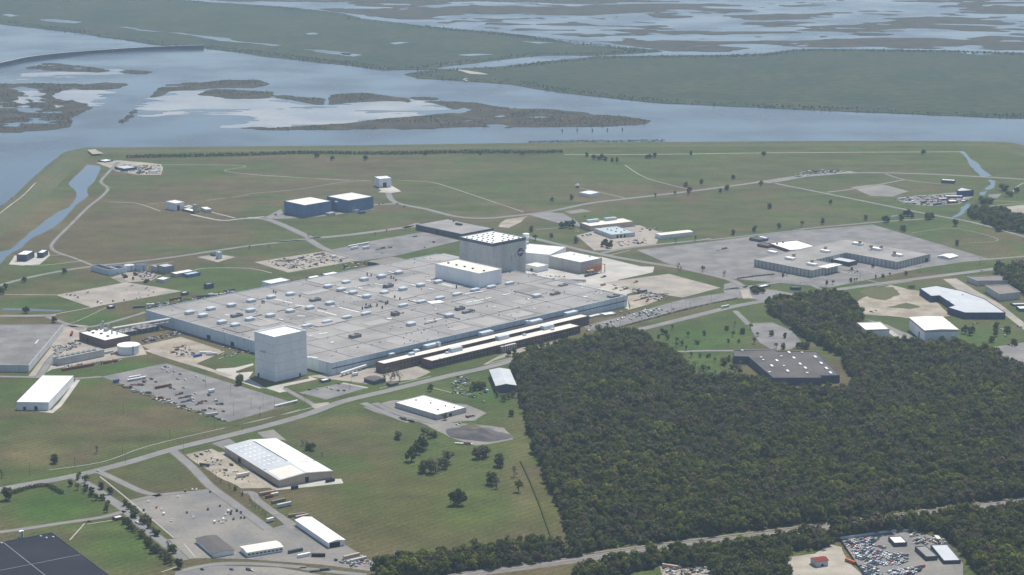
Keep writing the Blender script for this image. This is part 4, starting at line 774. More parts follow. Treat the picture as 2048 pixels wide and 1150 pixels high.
bld('chemical_plant', 'tall steel-frame chemical plant with grey roof by the round tanks', 'plant', 'a1 985,262 1050,298 1218,272 1110,250', (1, 395), 'wall_olive', 'roof_metal', rib=6)
bld('chemical_plant', 'lower grey plant block on the tank side of the steel-frame plant', 'plant', 'a1 905,275 975,300 1010,285 960,262', (1, 370), 'wall_grey', 'roof_grey')
bld('process_shed', 'open shed with white roof beside the steel-frame plant', 'shed', 'a1 1160,372 1235,392 1475,345 1400,325', (1, 440), 'wall_tan', 'roof_white')
bld('process_shed', 'blue-walled shed with pale blue roof next to the white-roofed process shed', 'shed', 'a1 1340,385 1390,402 1548,370 1490,347', (1, 445), 'wall_blue', 'roof_blue')
bld('process_office', 'small white-roofed office by the lot of the chemical plant', 'office', 'a1 970,456 1060,468 1152,440 1045,425', (1, 508), 'wall_pale', 'roof_white')
bld('small_tower', 'small grey tower with dark shed by the long straight road', 'tower', 'a1 1782,90 1800,102 1842,94 1822,80', (1, 192), 'wall_factory', 'roof_white', tol=45)
bld('dark_shed', 'dark low shed at the foot of the small grey tower', 'shed', 'a1 1700,112 1745,128 1785,118 1740,104', (1, 158), 'wall_slate', 'wall_slate')
bld('rail_shed', 'small grey shed astride the pale lane behind the factory', 'shed', 'a1 1615,520 1660,535 1735,515 1690,502', (1, 600), 'wall_slate', 'roof_grey', tol=20)
for k, s in enumerate(('a1 1300,635 1330,650 1392,632 1365,622', 'a1 300,818 335,835 400,820 365,806')): bld('gate_hut', ('white-roofed gate hut at the corner of the tan staff lot and factory lane', 'white-roofed gate hut below the tan staff lot by the lawn')[k], 'hut', s, (1, (690, 870)[k]), 'wall_slate', 'roof_white')
bld('stair_block', 'pale white-roofed block on the rear edge of the factory roof', 'roof block', 'b1 165,152 280,182 530,135 430,100', (0, 250), 'wall_white', 'roof_white')
bld('canopy_shed', 'white flat canopy behind the factory, nearer the pale rear block', 'canopy', 'b1 780,92 850,122 992,92 905,62', (1, 160), 'wall_slate', 'roof_white')
bld('canopy_shed', 'longer white flat canopy behind the factory toward the brown-roofed sheds', 'canopy', 'b1 975,48 1050,80 1215,45 1160,12', (1, 115), 'wall_slate', 'roof_white')
bld('open_shed', 'open shed with faded brown roof behind the factory', 'shed', 'b2 0,165 170,205 530,152 260,85', (1, 245), 'wall_slate', 'roof_brown', gable=1.2)
bld('storage_hall', 'huge flat hall with worn grey roof left of the power house', 'hall', 'L1 -200,170 -200,438 195,442 430,165', (2, 490), 'wall_pale', 'asphalt', sq=False, units=(('L1 250,285', 22, 2, 1),))
# brick power house, cooling tower and pipe bridge
e, p, h, loc, ang = bld('power_house', 'dark brick power house with white roof and clustered pipes on top', 'power house', 'a2 480,240 820,346 1160,268 770,165', (1, 455), 'wall_brick', 'roof_white', um='unit_dark', units=(('a2 600,215 650,240 700,200 760,250 850,285', 3, 3, 1.5),), doors=(('600,360', .3, .36, 7),))
for x, y, r, z in ((760, 190, 1.4, 8), (785, 175, 1.6, 10), (825, 210, 3.2, 4), (860, 200, 1.2, 8), (905, 250, 1, 6), (975, 260, .8, 6)):
    g = P(*Q('a2 %d,%d' % (x, y))[0], h) - loc; o = MB().cyl(0, 0, 0, z, r, 10).build('flue', 'steel', roof_of(e)); o.location = (g.x, g.y, h - .6)
bld('boiler_annex', 'low flat-roofed annex with white patch behind the brick power house', 'annex', 'a2 900,205 1060,250 1290,200 1120,165', (1, 300), 'wall_slate', 'roof_grey')
bld('boiler_annex', 'low grey-roofed annex joining the power house to the factory', 'annex', 'a2 1150,150 1290,195 1530,150 1400,95', (1, 250), 'wall_slate', 'roof_grey')
e, p, h, loc, ang = bld('cooling_tower', 'long grey cooling tower block with a row of round fans on top', 'cooling tower', 'a2 105,562 180,592 800,466 720,440', (1, 688), 'wall_grey', 'roof_grey', tol=20, par=.3)
for k in range(8):
    g = P(*Q('a2 %d,%d' % (165 + k * 72, 570 - k * 14))[0], h) - loc
    o = MB().cyl(0, 0, 0, 1.5, 3.2, 16, r2=3.4).build('fan_ring', 'wall_pale', e); o.location = (g.x, g.y, h - .2)
    f = MB().cyl(0, 0, 1.52, 1.6, 2.6, 16).build('fan_well', 'dark', o); b_ = MB()
    for q in range(3): b_.box(0, 0, 1.6, 1.72, 5.0, .5, q * 1.05)
    b_.build('fan_blade', 'steel', o)
a, b = G('a2 980,300 1860,150'); d = b - a; e = empty('pipe_bridge', a, 'long pipe bridge on steel trestles from power house to factory', 'pipe bridge', rz=math.atan2(d.y, d.x)); L = d.length
for k in range(12):
    x = L * k / 11
    for y in (-2.5, 2.5): MB().box(x, y, 0, 12, .6, .6).build('trestle_leg', 'steel', e)
    MB().box(x, 0, 8, 8.6, .6, 6).build('cross_beam', 'steel', e); MB().box(x, 0, 12, 12.6, .6, 6).build('cross_beam', 'steel', e)
for y, z, r, m in ((-2, 13.4, .8, 'roof_cream'), (0, 13.2, .6, 'steel'), (2, 13.4, .8, 'roof_cream'), (-1.5, 9.2, .6, 'steel'), (1.5, 9.2, .6, 'roof_white')): MB().tube((-6, y, z), (L + 4, y, z), r, 8).build('pipe', m, e)
bld('warehouse', 'long low white warehouse with white roof on the open grass', 'warehouse', 'L1 140,692 350,696 476,517 270,508', (1, 752), 'wall_white', 'roof_white', tol=0, doors=(('240,745', .55, .65, 5), ('240,745', .2, .28, 4)))
# ------------------------------------------------------------------ buildings to the right
e, p, h, loc, ang = bld('office_block', 'low U-shaped office block with ribbed walls and rooftop penthouses', 'office', 'M4 125,610 515,716 797,690 610,632 885,596 1115,656 1402,622 1010,515 760,548 340,572', (1, 766), 'wall_grey', 'roof_grey', orth=True, rib=7, um='wall_white', units=(('M4 330,598 450,640 600,680 690,590', 16, 8, 3.4), ('M4 910,540 1040,575 1180,615', 18, 8, 3.4)), key='office')
for s in ('M4 475,620 600,660 690,570 925,530 1000,560 1070,562 1160,602'):
    pass
for x, y in Q('M4 475,620 600,660 690,570 925,530 1000,560 1070,562 1160,602'):
    g = P(x, y, h + 3) - loc; o = MB().cyl(0, 0, 0, 3.2, 2.6, 12).cyl(0, 0, 3.2, 4.4, 3, 12).build('cooling_unit', 'tan_box', roof_of(e)); o.location = (g.x, g.y, h + 2.6)
g = P(*Q('a6 1290,545')[0], h) - loc; o = MB().box(0, 0, 0, .2, 38, 16).build('roof_coating', 'roof_white', roof_of(e)); o.location = (g.x, g.y, h - .55); o.rotation_euler.z = GA
bld('cafeteria', 'brick block with patched white roof behind the ribbed office block', 'cafeteria', 'a6 440,235 750,346 1150,290 830,215', (1, 385), 'wall_brick', 'roof_white', um='unit_dark', units=(('a6 650,235 570,255', 3, 2, 2),))
bld('cafeteria_wing', 'dark brick wing with brown roof at the west side of the cafeteria', 'wing', 'a6 315,250 420,285 520,262 420,232', (1, 320), 'wall_brick', 'roof_dark')
bld('plant_room', 'dark plant room at the edge of the large empty car park', 'plant room', 'a6 200,165 310,200 450,180 330,148', (1, 235), 'wall_slate', 'roof_dark', units=(('a6 380,175', 14, 6, 2),), um='roof_white')
bld('reception', 'small glass-sided reception with pale roof inside the office court', 'reception', 'a6 1310,450 1505,506 1642,484 1440,426', (1, 562), 'wall_slate', 'roof_metal')
bld('canopy', 'bright white tent canopy at the corner of the empty car park', 'canopy', 'M4 1460,618 1520,632 1590,622 1520,602', (1, 642), 'roof_white', 'roof_white', gable=2)
bld('administration', 'tan two-storey block with white roof and pale rooftop plant', 'office', 'a5 190,237 345,282 935,222 790,176', (1, 350), 'wall_tan', 'roof_cream', units=(('a5 375,225 610,200', 22, 8, 4.5),), um='roof_blue', bands=(('640,265', 24, .35, .6, 'glass'),))
bld('maintenance_shop', 'workshop with pale blue roof in front of the tan administration block', 'workshop', 'a5 360,312 650,396 972,368 690,290', (1, 452), 'wall_pale', 'roof_blue', um='unit_dark', units=(('a5 480,305 575,325 625,340 690,360 760,365 800,340 700,320', 2, 2, 1.2),), doors=(('800,430', .2, .28, 5), ('800,430', .36, .44, 5), ('800,430', .52, .6, 5)))
bld('long_shed', 'long low shed with pale roof beside the big grey car park', 'shed', 'a5 1222,386 1290,412 1732,362 1650,340', (1, 462), 'wall_white', 'roof_cream', gable=1)
bld('field_shed', 'small white shed on the grass by the diagonal airfield road', 'shed', 'M3 567,186 612,200 652,186 602,168', (1, 222), 'wall_white', 'roof_white', tol=0)
b = G('M3 527,152')[0]; e = empty('radome', b, 'small white radome on a dirt pad beyond the white shed', 'radome'); mb = MB()
for i in range(5): mb.cyl(0, 0, 3 + 4 * math.sin(i * .31), 3 + 4 * math.sin((i + 1) * .31), 4 * math.cos(i * .31), 14, r2=4 * math.cos((i + 1) * .31) + .02)
mb.build('dome', 'roof_white', e, True); MB().cyl(0, 0, 0, 3, 2.8, 12).build('base', 'wall_slate', e)
bld('blue_warehouse', 'sprawling navy blue warehouse with pale weathered roof beside sandy yard', 'warehouse', 'b6 172,500 375,640 525,630 790,805 672,840 975,935 1705,936 1330,690 920,545 470,452', (6, 1052), 'wall_navy', 'roof_metal', sq=False, units=(('b6 940,612 700,725', 4, 2, 1),), um='wall_pale')
bld('grey_workshop', 'grey-walled workshop with brown gravel roof by the main road', 'workshop', 'b6 1010,290 1200,366 1790,360 1590,268', (1, 462), 'wall_grey', 'roof_brown', sq=False, par=1)
bld('grey_workshop', 'grey-walled workshop with brown roof and lean-to behind the navy warehouse', 'workshop', 'b6 1340,445 1600,605 1970,565 1740,428', (1, 735), 'wall_grey', 'roof_brown', sq=False, par=1)
bld('storage_shed', 'low grey-roofed shed beside the lean-to workshop', 'shed', 'b6 1790,760 1850,792 2080,785 2040,752', (1, 830), 'wall_slate', 'roof_metal', sq=False)
bld('storage_shed', 'low white-roofed shed at the edge of the gravel drive', 'shed', 'b6 1890,818 1955,866 2090,862 2040,812', (1, 920), 'wall_slate', 'roof_white', sq=False)
e, p, h, loc, ang = bld('white_hangar', 'white hangar with brilliant white roof and tan eaves band by the wood', 'hangar', 'c2 225,320 650,642 1512,632 1060,300', (1, 965), 'wall_white', 'roof_white', sq=True, tol=0, gable=1.0, doors=(('430,750', .62, .68, 9), ('1080,900', .1, .4, 3)))
for i in range(4):
    a, b = p[i], p[(i + 1) % 4]; d = b - a; c = (a + b) / 2; o = MB().box(0, 0, h - 2.8, h - .05, d.length + .5, .3).build('eaves_band', 'wall_tan', e); o.location = (c.x, c.y, 0); o.rotation_euler.z = math.atan2(d.y, d.x)
bld('white_hangar', 'smaller white-roofed hangar half hidden by the wood', 'hangar', 'L4 905,425 962,476 1126,470 1062,421', (2, 542), 'wall_white', 'roof_white', sq=True, tol=0, cornice=('wall_tan', 1.6))
e, p, h, loc, ang = bld('school_block', 'dark flat-roofed block with many white roof units, surrounded by the wood', 'block', 'b7 180,70 190,150 385,155 720,442 1380,440 1350,412 1622,408 1300,85 790,85 740,60', (3, 545), 'wall_slate', 'roof_dark', sq=False, um='roof_white', units=(('b7 935,105 1290,165 1370,250 1440,320 700,285 915,355 1155,315 770,215 1495,380', 9, 3, 1.6), ('b7 300,75 585,205 555,170 830,155 865,285 670,370 1180,380 1110,105', 3, 3, 1.5), ('b7 1000,172 1085,255', 8, 3, 1)), key='school')
bld('gable_shed', 'grey metal gable shed at the edge of the wood by the main road', 'shed', 'L2 1800,646 1845,755 1980,750 1935,643', (1, 800), 'wall_slate', 'roof_metal', gable=2.2, tol=0)
bld('flat_warehouse', 'white-roofed flat warehouse on the gravel yard across the main road', 'warehouse', 'L2 1150,857 1430,952 1645,900 1370,820', (1, 988), 'wall_grey', 'roof_white', um='unit_dark', units=(('L2 1300,850 1400,870 1500,890 1560,900 1450,915', 1.4, 1.4, 1.2),), doors=(('1540,960', .4, .5, 4),))
# ------------------------------------------------------------------ lower left
e, p, h, loc, ang = bld('brown_warehouse', 'tan-walled warehouse with ribbed silver roof across from the gravel car park', 'warehouse', 'a8 95,240 785,670 1490,572 770,92', (1, 765), 'wall_tan', 'roof_metal', gable=3.0, tol=0, doors=(('1120,700', .48, .55, 6), ('300,440', .25, .3, 5)))
Ux, Vx = p[1] - p[0], p[2] - p[1]
# white second roof slope, long gutter and rows of skylights
for s, l, w, m in (('a8 1030,190 1270,430', 0, 1, ''),): pass
i = max(range(4), key=lambda i: (p[(i + 1) % 4] - p[i]).length); A, B, C_, D_ = (p[(i + k) % 4] for k in range(4)); ax = (B - A); wx = (D_ - A); W_ = wx.length
def roofpt(t, s):  # t along, s across 0..1
    q = A + ax * t + wx * s; return Vector((q.x, q.y, h + 3.0 * (1 - abs(2 * s - 1))))
def slab(nm, t0, t1, s0, s1, m, up=.3, th=.14):
    v = [roofpt(t, s) + Vector((0, 0, up + k)) for k in (0, th) for t, s in ((t0, s0), (t1, s0), (t1, s1), (t0, s1))]; mobj(nm, v, BF, m, roof_of(e))
farS = (0.5, .995) if (A + D_).y < (A + B).y else (.005, .5)
east = 1 if (D_ - A).x > 0 else 0
s_e = (.52, .995) if east else (.005, .48); s_w = (.03, .47) if east else (.53, .97)
slab('roof_sheet', .02, .70, *s_e, 'roof_white'); slab('roof_sheet', .72, .99, *s_e, 'roof_white'); slab('roof_sheet', .76, .99, *s_w, 'roof_cream')
slab('gutter', .05, .66, (s_e[0] - .012) if east else (s_e[1] - .01), (s_e[0] + .008) if east else (s_e[1] + .01), 'seam', .35, .3); slab('gutter', .705, .715, .01, .99, 'seam', .35, .2)
tdir = 1 if ax.y < 0 else -1
for i in range(7):
    for j in range(4): slab('skylight', .1 + i * .085, .118 + i * .085, s_w[0] + .06 + j * .09, s_w[0] + .11 + j * .09, 'roof_white', .32, .12)
e, p, h, loc, ang = bld('open_shed', 'white gable shed with open dark end beside the gravel yard', 'shed', 'b8 765,405 1185,712 1412,676 965,362', (1, 785), 'wall_white', 'roof_white', gable=1.6, tol=0, doors=(('1300,750', .06, .7, 5.2),))  # dark panel across the open end, interior shade put into its colour
bld('white_office', 'long white building with white roof next to the dark-roofed shed', 'office', 'b8 0,770 100,842 578,772 485,686', (1, 905), 'wall_white', 'roof_cream', gable=1.2, tol=0, um='wall_pale', bands=(('300,850', 9, .35, .65, 'glass'),))
bld('dark_shed', 'shed with charcoal roof and white gutter by the gravel car park', 'shed', 'B1 1335,902 1452,1003 1592,980 1468,878', (1, 1032), 'wall_white', 'roof_dark', gable=1.0, tol=0)
e, p, h, loc, ang = bld('black_warehouse', 'huge warehouse with flat black roof and pale roof seams', 'warehouse', 'F -170,1112 -60,1230 205,1150 120,1066', 8.0, 'wall_slate', 'roof_black', tol=0)
i = max(range(4), key=lambda i: (p[i].x + p[i].y)); cor = p[i]; Ln, Lm = p[i - 1] - cor, p[(i + 1) % 4] - cor
if abs(Ln.y) > abs(Lm.y): Ln, Lm = Lm, Ln
for dv, du, t in ((Lm, Ln, .48), (Ln, Lm, .36), ):
    a = cor + (dv if dv is Lm else dv) * t; c = a + du * .5; o = MB().box(0, 0, 0, .16, du.length - 1.5, .9).build('roof_seam', 'unit_grey', roof_of(e)); o.location = (c.x, c.y, h - .6); o.rotation_euler.z = math.atan2(du.y, du.x)
for x, y in Q('c5 565,705 645,695 495,687 20,768'):
    g = P(x, y, h) - loc; o = MB().cyl(0, 0, 0, 1.6, 1.1, 10).build('roof_vent', 'roof_metal', roof_of(e)); o.location = (g.x, g.y, h - .6)
tank('silo', 'small white twin silo beside the black-roofed warehouse', 'c5 262,690', 26, 620, 690, 'roof_white', 'roof_white', .2)
bld('gate_house', 'small brown gate house with pale roof on the tree-lined drive', 'gate house', 'c5 1365,440 1400,462 1490,440 1460,412', (1, 495), 'wall_brick', 'roof_cream', tol=0)
bld('bus_shelter', 'small white-roofed shelter beside the tree-lined drive', 'shelter', 'B1 925,780 945,800 963,792 945,774', (1, 812), 'wall_pale', 'roof_cream', tol=0)
bld('scrap_office', 'white-roofed open shed in the middle of the scrap yard', 'shed', 'a7 795,625 862,715 1058,706 950,620', (1, 768), 'wall_slate', 'roof_white', tol=0)
bld('scrap_shed', 'grey-roofed shed with dark side in the scrap yard', 'shed', 'a7 1165,762 1290,902 1440,890 1312,746', (1, 960), 'wall_slate', 'roof_grey', tol=0)
bld('scrap_shed', 'large pale-roofed shed at the far side of the scrap yard', 'shed', 'a7 1415,737 1490,962 1760,940 1590,730', (1, 1010), 'wall_slate', 'roof_metal', tol=0, sq=True)
bld('scrap_shed', 'little twin-roofed hut behind the large pale-roofed scrap shed', 'shed', 'a7 1395,600 1440,666 1512,658 1482,597', (1, 695), 'wall_slate', 'roof_cream', tol=0)
bld('farm_house', 'red-roofed house on the sandy plot beside the scrap yard', 'house', 'B4 600,1036 628,1064 700,1048 668,1020', (1, 1100), 'wall_pale', 'red', gable=1.6, tol=0, doors=(('660,1090', .4, .6, 2.4),))
bld('pavilion', 'dark steel pavilion with flat grey roof by the drainage channel', 'pavilion', 'b5 1080,282 1110,295 1325,282 1150,245', (2, 365), 'wall_navy', 'roof_metal', sq=False)
bld('stable_shed', 'long dark shed with white roof near the airfield road end', 'shed', 'b5 870,120 880,138 1045,152 1072,136', (2, 195), 'wall_slate', 'roof_white', sq=True, tol=0)
for k, s in enumerate(('b5 905,352 930,366 1175,372 1160,352', 'b5 805,388 830,402 955,402 940,384', 'b5 955,420 985,442 1090,434 1060,412', 'b5 1130,425 1150,438 1218,434 1200,418')):
    bld('storage_trailer', ('longest white-roofed', 'mid-length white-roofed', 'rusty-sided white-roofed', 'short white-roofed')[k] + ' storage trailer in the compound by the channel', 'trailer', s, (2, (398, 428, 462, 450)[k]), 'rust' if k in (2,) else 'wall_slate', 'roof_white', tol=0)
bld('boat_house', 'small grey-roofed boat house on the pale yard by the ramp', 'boat house', 'T1 705,975 715,985 765,978 750,955', (1, 1000), 'wall_navy', 'roof_metal', tol=0)
bld('boat_shelter', 'tiny white-roofed shelter at the levee end by the ramp', 'shelter', 'T1 595,935 610,942 640,935 622,924', (1, 950), 'wall_slate', 'roof_white', tol=0)
bld('security_hut', 'dark little security hut on the lawn by the office entrance', 'hut', 'a6 740,822 770,842 900,845 870,818', (1, 880), 'wall_slate', 'roof_dark', tol=0)
bld('entry_canopy', 'white and pale blue entrance canopy by the junction trees', 'canopy', 'a6 305,825 350,842 460,806 400,790', (1, 862), 'wall_slate', 'roof_white', tol=0)
bld('tower_shelter', 'white-roofed shelter beside the little car park below the tower', 'shelter', 'c1 1640,895 1690,915 1818,885 1755,862', (1, 955), 'wall_slate', 'roof_white')
bld('dark_bungalow', 'dark low bungalow among bare trees below the brick rows', 'bungalow', 'b3 75,915 150,965 340,935 240,885', (1, 1010), 'wall_slate', 'roof_dark', gable=1.2)
bld('dark_bungalow', 'smaller dark bungalow by the footpath below the brick rows', 'bungalow', 'b3 360,985 400,1005 520,980 470,962', (1, 1035), 'wall_slate', 'roof_dark', gable=.8)
# long grey roofed platform, white tubes at the tower corner
a, b = G('L2 790,690 960,635'); d = b - a; e = empty('conveyor', a, 'white covered walkway tube leading to the factory corner', 'walkway', rz=math.atan2(d.y, d.x))
MB().box(d.length / 2, 0, 2.6, 5, d.length, 3).build('gallery', 'roof_white', e)
for k in range(6): MB().box(d.length * (k + .3) / 6, 0, 0, 2.6, .5, 2.4).build('support', 'steel', e)
# gravel mound, a long dark heap
a = G('L2 1500,1062 1930,1115'); c = (a[0] + a[1]) / 2; vs_, fs = [], []; n, r_ = 44, 9; dx = (a[1] - a[0]).length / 2; rz = math.atan2((a[1] - a[0]).y, (a[1] - a[0]).x)
for j in range(r_ + 1):
    for i in range(n):
        g = 2 * math.pi * i / n; s_ = 1 - j / r_; x = dx * s_ * math.cos(g) * (1 + .12 * math.sin(3 * g)); y = 26 * s_ * math.sin(g) * (1 + .15 * math.cos(2 * g)); z = 9.5 * (1 - s_ ** 1.6) * (.75 + .5 * mnoise.noise(Vector((x * .06, y * .1, 0)))) ; vs_.append((x, y, max(z, 0) if j else -.1))
for j in range(r_):
    for i in range(n): fs.append([j * n + i, j * n + (i + 1) % n, (j + 1) * n + (i + 1) % n, (j + 1) * n + i])
o = mobj('gravel_mound', vs_, fs, 'mound', smooth=True); o.location = c; o.rotation_euler.z = rz; tag(o, 'long dark grey gravel mound beside the curving dirt track', 'mound')

# ------------------------------------------------------------------ vehicles, boxes, poles
def car_mesh(kind):
    mb = MB(); W_ = 1.86; L = 4.7
    if kind == 'car': prof = [(-2.35, .35, .95), (-1.5, .35, 1.02), (-.95, .35, 1.5), (.55, .35, 1.5), (1.15, .35, 1.0), (2.2, .35, .88), (2.35, .35, .6)]; cab = (1, 2, 3)
    elif kind == 'pickup': prof = [(-2.8, .45, 1.1), (-.6, .45, 1.1), (-.5, .45, 1.85), (.7, .45, 1.85), (1.2, .45, 1.2), (2.6, .45, 1.1), (2.8, .45, .7)]; cab = (1, 2, 3); W_ = 2.0
    else: prof = [(-2.7, .4, 2.1), (-2.2, .4, 2.3), (.9, .4, 2.3), (1.7, .4, 1.5), (2.6, .4, 1.2), (2.75, .4, .7)]; cab = (2,); W_ = 2.05
    v, f, mi = [], [], []
    for x, z0, z1 in prof:
        w = W_ / 2; ww = w * (.84 if z1 > 1.3 else 1.0); zm = min(z1, 1.0 if kind != 'van' else 1.3)
        v += [(x, -w, z0), (x, -w, zm), (x, -ww, z1), (x, ww, z1), (x, w, zm), (x, w, z0)]
    for k in range(len(prof) - 1):
        for q in range(5):
            f.append([6 * k + q, 6 * k + q + 1, 6 * k + 7 + q, 6 * k + 6 + q])
            steep = abs(prof[k][2] - prof[k + 1][2]) > .3; mi.append(1 if (k in cab and q in (1, 3)) or (steep and q == 2) else 0)
        f.append([6 * k + 5, 6 * k, 6 * k + 6, 6 * k + 11]); mi.append(0)
    f += [[5, 4, 3, 2, 1, 0], [6 * (len(prof) - 1) + q for q in range(6)]]; mi += [0, 0]
    mb.v, mb.f, mb.m = v, [q[::-1] for q in f], mi
    wb = 1.45 if kind == 'car' else 1.75
    for x in (-wb, wb):
        for y in (-1, 1): mb.tube((x, y * (W_ / 2 - .22), .34), (x, y * (W_ / 2 + .02), .34), .34, 8, 2)
    o = mb.build('car', ['paint_white', 'glass', 'tyre']); d = o.data; bpy.data.objects.remove(o); return d
CM = {k: car_mesh(k) for k in ('car', 'pickup', 'van')}; CC = {}
def car(x, y, col, where, group, ang=None, kind='car', z=.06):
    key = (kind, col)
    if key not in CC: CC[key] = CM[kind].copy(); CC[key].materials[0] = MATS['paint_' + col]
    nm = {'car': 'parked_car', 'pickup': 'pickup_truck', 'van': 'van'}[kind]
    o = lk(bpy.data.objects.new(nm, CC[key])); v = P(x, y) if not isinstance(x, Vector) else x
    o.location = (v.x, v.y, z); o.rotation_euler.z = GA + random.choice((0, math.pi)) + math.pi / 2 + random.uniform(-.06, .06) if ang is None else ang
    return tag(o, '%s %s %s' % (col, {'car': 'car', 'pickup': 'pickup truck', 'van': 'van'}[kind], where), {'car': 'car', 'pickup': 'pickup', 'van': 'van'}[kind], group)
CYC = ['white', 'white', 'silver', 'black', 'grey', 'silver', 'white', 'red', 'blue', 'grey', 'black', 'white', 'tan']
def cars(s, where, group, cols=None, ang=None):
    for k, q in enumerate(Q(s)): car(q[0], q[1], (cols[k] if cols and k < len(cols) else random.choice(CYC)), where, group, ang, random.choice(('car', 'car', 'car', 'pickup', 'van')))
W1, B1_, S1, G1, R1, BL = 'white', 'black', 'silver', 'grey', 'red', 'blue'
cars('B1 1010,652 1065,692 1100,705 1115,738 1165,780 1212,618 1262,580 1310,570 1337,570 1430,586 1272,727 1315,759 1415,704 1497,682 1460,792 1490,782 1520,792 1540,777 1590,770 1535,740 1555,720 1575,717 1612,715 1640,727 1640,762 1663,762 978,712 1520,775 1505,795 1570,735', 'parked on the gravel car park beside the charcoal-roofed shed', 'cars on the gravel car park', [W1, R1, W1, W1, W1, W1, G1, W1, W1, B1_, B1_, W1, G1, B1_, W1, S1, W1, S1, G1, W1, W1, 'green', B1_, BL, B1_, B1_, B1_, W1, W1, B1_], GA + .9)
cars('B1 668,445', 'driving out of the narrow side lane onto the main road', 'lone car', [W1], 2.4); cars('c5 1080,505', 'stopped on the lane by the brown gate house', 'lone car', [R1], .2)
cars('L1 1105,470 1125,457 1150,460 1140,489 1190,489 1225,507 1338,522', 'at the top end of the wide trailer lot', 'vehicles on the wide trailer lot', [W1, B1_, W1, W1, W1, BL, W1])
cars('L2 575,782 630,777 700,767 725,777 770,789 810,789 775,742', 'in the little car park below the tower', 'cars below the tower', [B1_, W1, W1, W1, B1_, B1_, G1])
cars('L3 1185,292 1200,272 1325,243 1345,247 1345,272 1405,230 1420,240 1395,238 1410,265 1390,255 1270,287 1310,297 1045,330 1070,337 1105,342 955,347 1160,252 1480,252 1520,234 940,382 1320,255 1425,262 1170,298', 'in the long car park east of the brick rows', 'cars in the long car park', [W1, G1, W1, S1, W1, G1, W1, W1, S1, W1, 'green', W1, W1, B1_, W1, B1_, W1, G1, 'tan', W1, W1, W1, W1], GA + 1.1)
cars('M1 480,752 455,748 510,754 530,767 585,735 600,732 665,798 690,802 770,792 890,687 902,684 860,712 845,785 945,737 955,767 930,772 990,707 1000,700 1015,717 1045,729 1010,752', 'on the tan staff lot left of the factory', 'cars on the tan staff lot', None, GA + .8)
cars('a5 240,420 300,410 320,415 345,405 130,365 165,362 15,230 40,235 60,225 110,195 730,505 1020,360 1045,330 1110,320 1140,312 1170,325 1200,330 1230,322 1150,345 1290,365 1050,515 940,295 270,155', 'around the blue-roofed maintenance workshop', 'vehicles around the workshop', None)
cars('B1 1340,345 1370,332 1575,405 1535,440', 'on the bare dirt yard by the tan-walled warehouse', 'vehicles on the dirt yard', [B1_, BL, G1, 'tan']); cars('B1 1375,1115 1575,1115 1690,1118 1715,1122', 'on the lot beyond the curving lane', 'cars beyond the curving lane', [B1_, BL, G1, W1])
cars('b6 1275,195', 'on the main road past the office lawn', 'lone car', [S1], GA); cars('c4 1690,505 1760,490', 'parked at the east end of the blue hangars', 'cars by the hangars', [G1, B1_]); cars('M2 1050,283 175,342', 'on the taxiway near the blue hangars', 'cars on the taxiway', [B1_, R1])
cars('L2 1195,975 1210,985 1230,990 1250,992 1265,998 1280,1000 1220,978', 'lined up on the gravel beside the flat warehouse', 'tractors by the flat warehouse', [B1_] * 7); cars('L2 1650,970 1670,965 1690,960 1580,1020 1600,1012 1760,865', 'behind the flat warehouse yard', 'vehicles behind the flat warehouse', [R1, G1, R1, W1, S1, S1])
cars('L2 1550,740 1570,735 1590,735 1610,720 1640,710 1580,752 1665,830 1690,835 1700,825 1560,790 1580,800 1600,805 1620,815 1770,800 1780,790 1740,810', 'in the overgrown plot next to the gable shed', 'cars in the overgrown plot', None)
cars('M2 1115,490 1130,488 1250,527 1190,562 900,600 M4 1000,1000 1035,992 L4 1010,355 1700,435 1720,432 2000,455 2020,458 1890,475 1915,520 1940,580 1960,585 1985,580', 'standing alone on the paved works yards', 'scattered cars', None)
cars('b4 1460,485 1480,480 1720,395 1790,405 1905,230 1960,275', 'near the east end of the brick office rows', 'cars by the brick rows', [W1, W1, G1, W1, W1, 'green'])
cars('L3 1290,262 1300,258 1312,252 1335,262 1355,255 1365,250 1375,262 1385,243 1430,250 1440,240 1290,278 1350,282 1365,275 1380,272 1400,272 1250,275 1235,282 1220,262 1140,310 1150,300 1120,318 1095,322 1225,300 1240,305', 'in the long car park east of the brick rows', 'cars in the long car park', None, GA + 1.1)
cars('L1 980,560 1000,548 1160,600 1185,607 1300,668 1310,690 1330,640 1420,650 1400,690 1470,690 1430,740 1460,745 1520,760 1250,600 1060,560 1030,540 1210,540 1260,545 1390,550', 'between the trailers of the wide trailer lot', 'vehicles on the wide trailer lot')
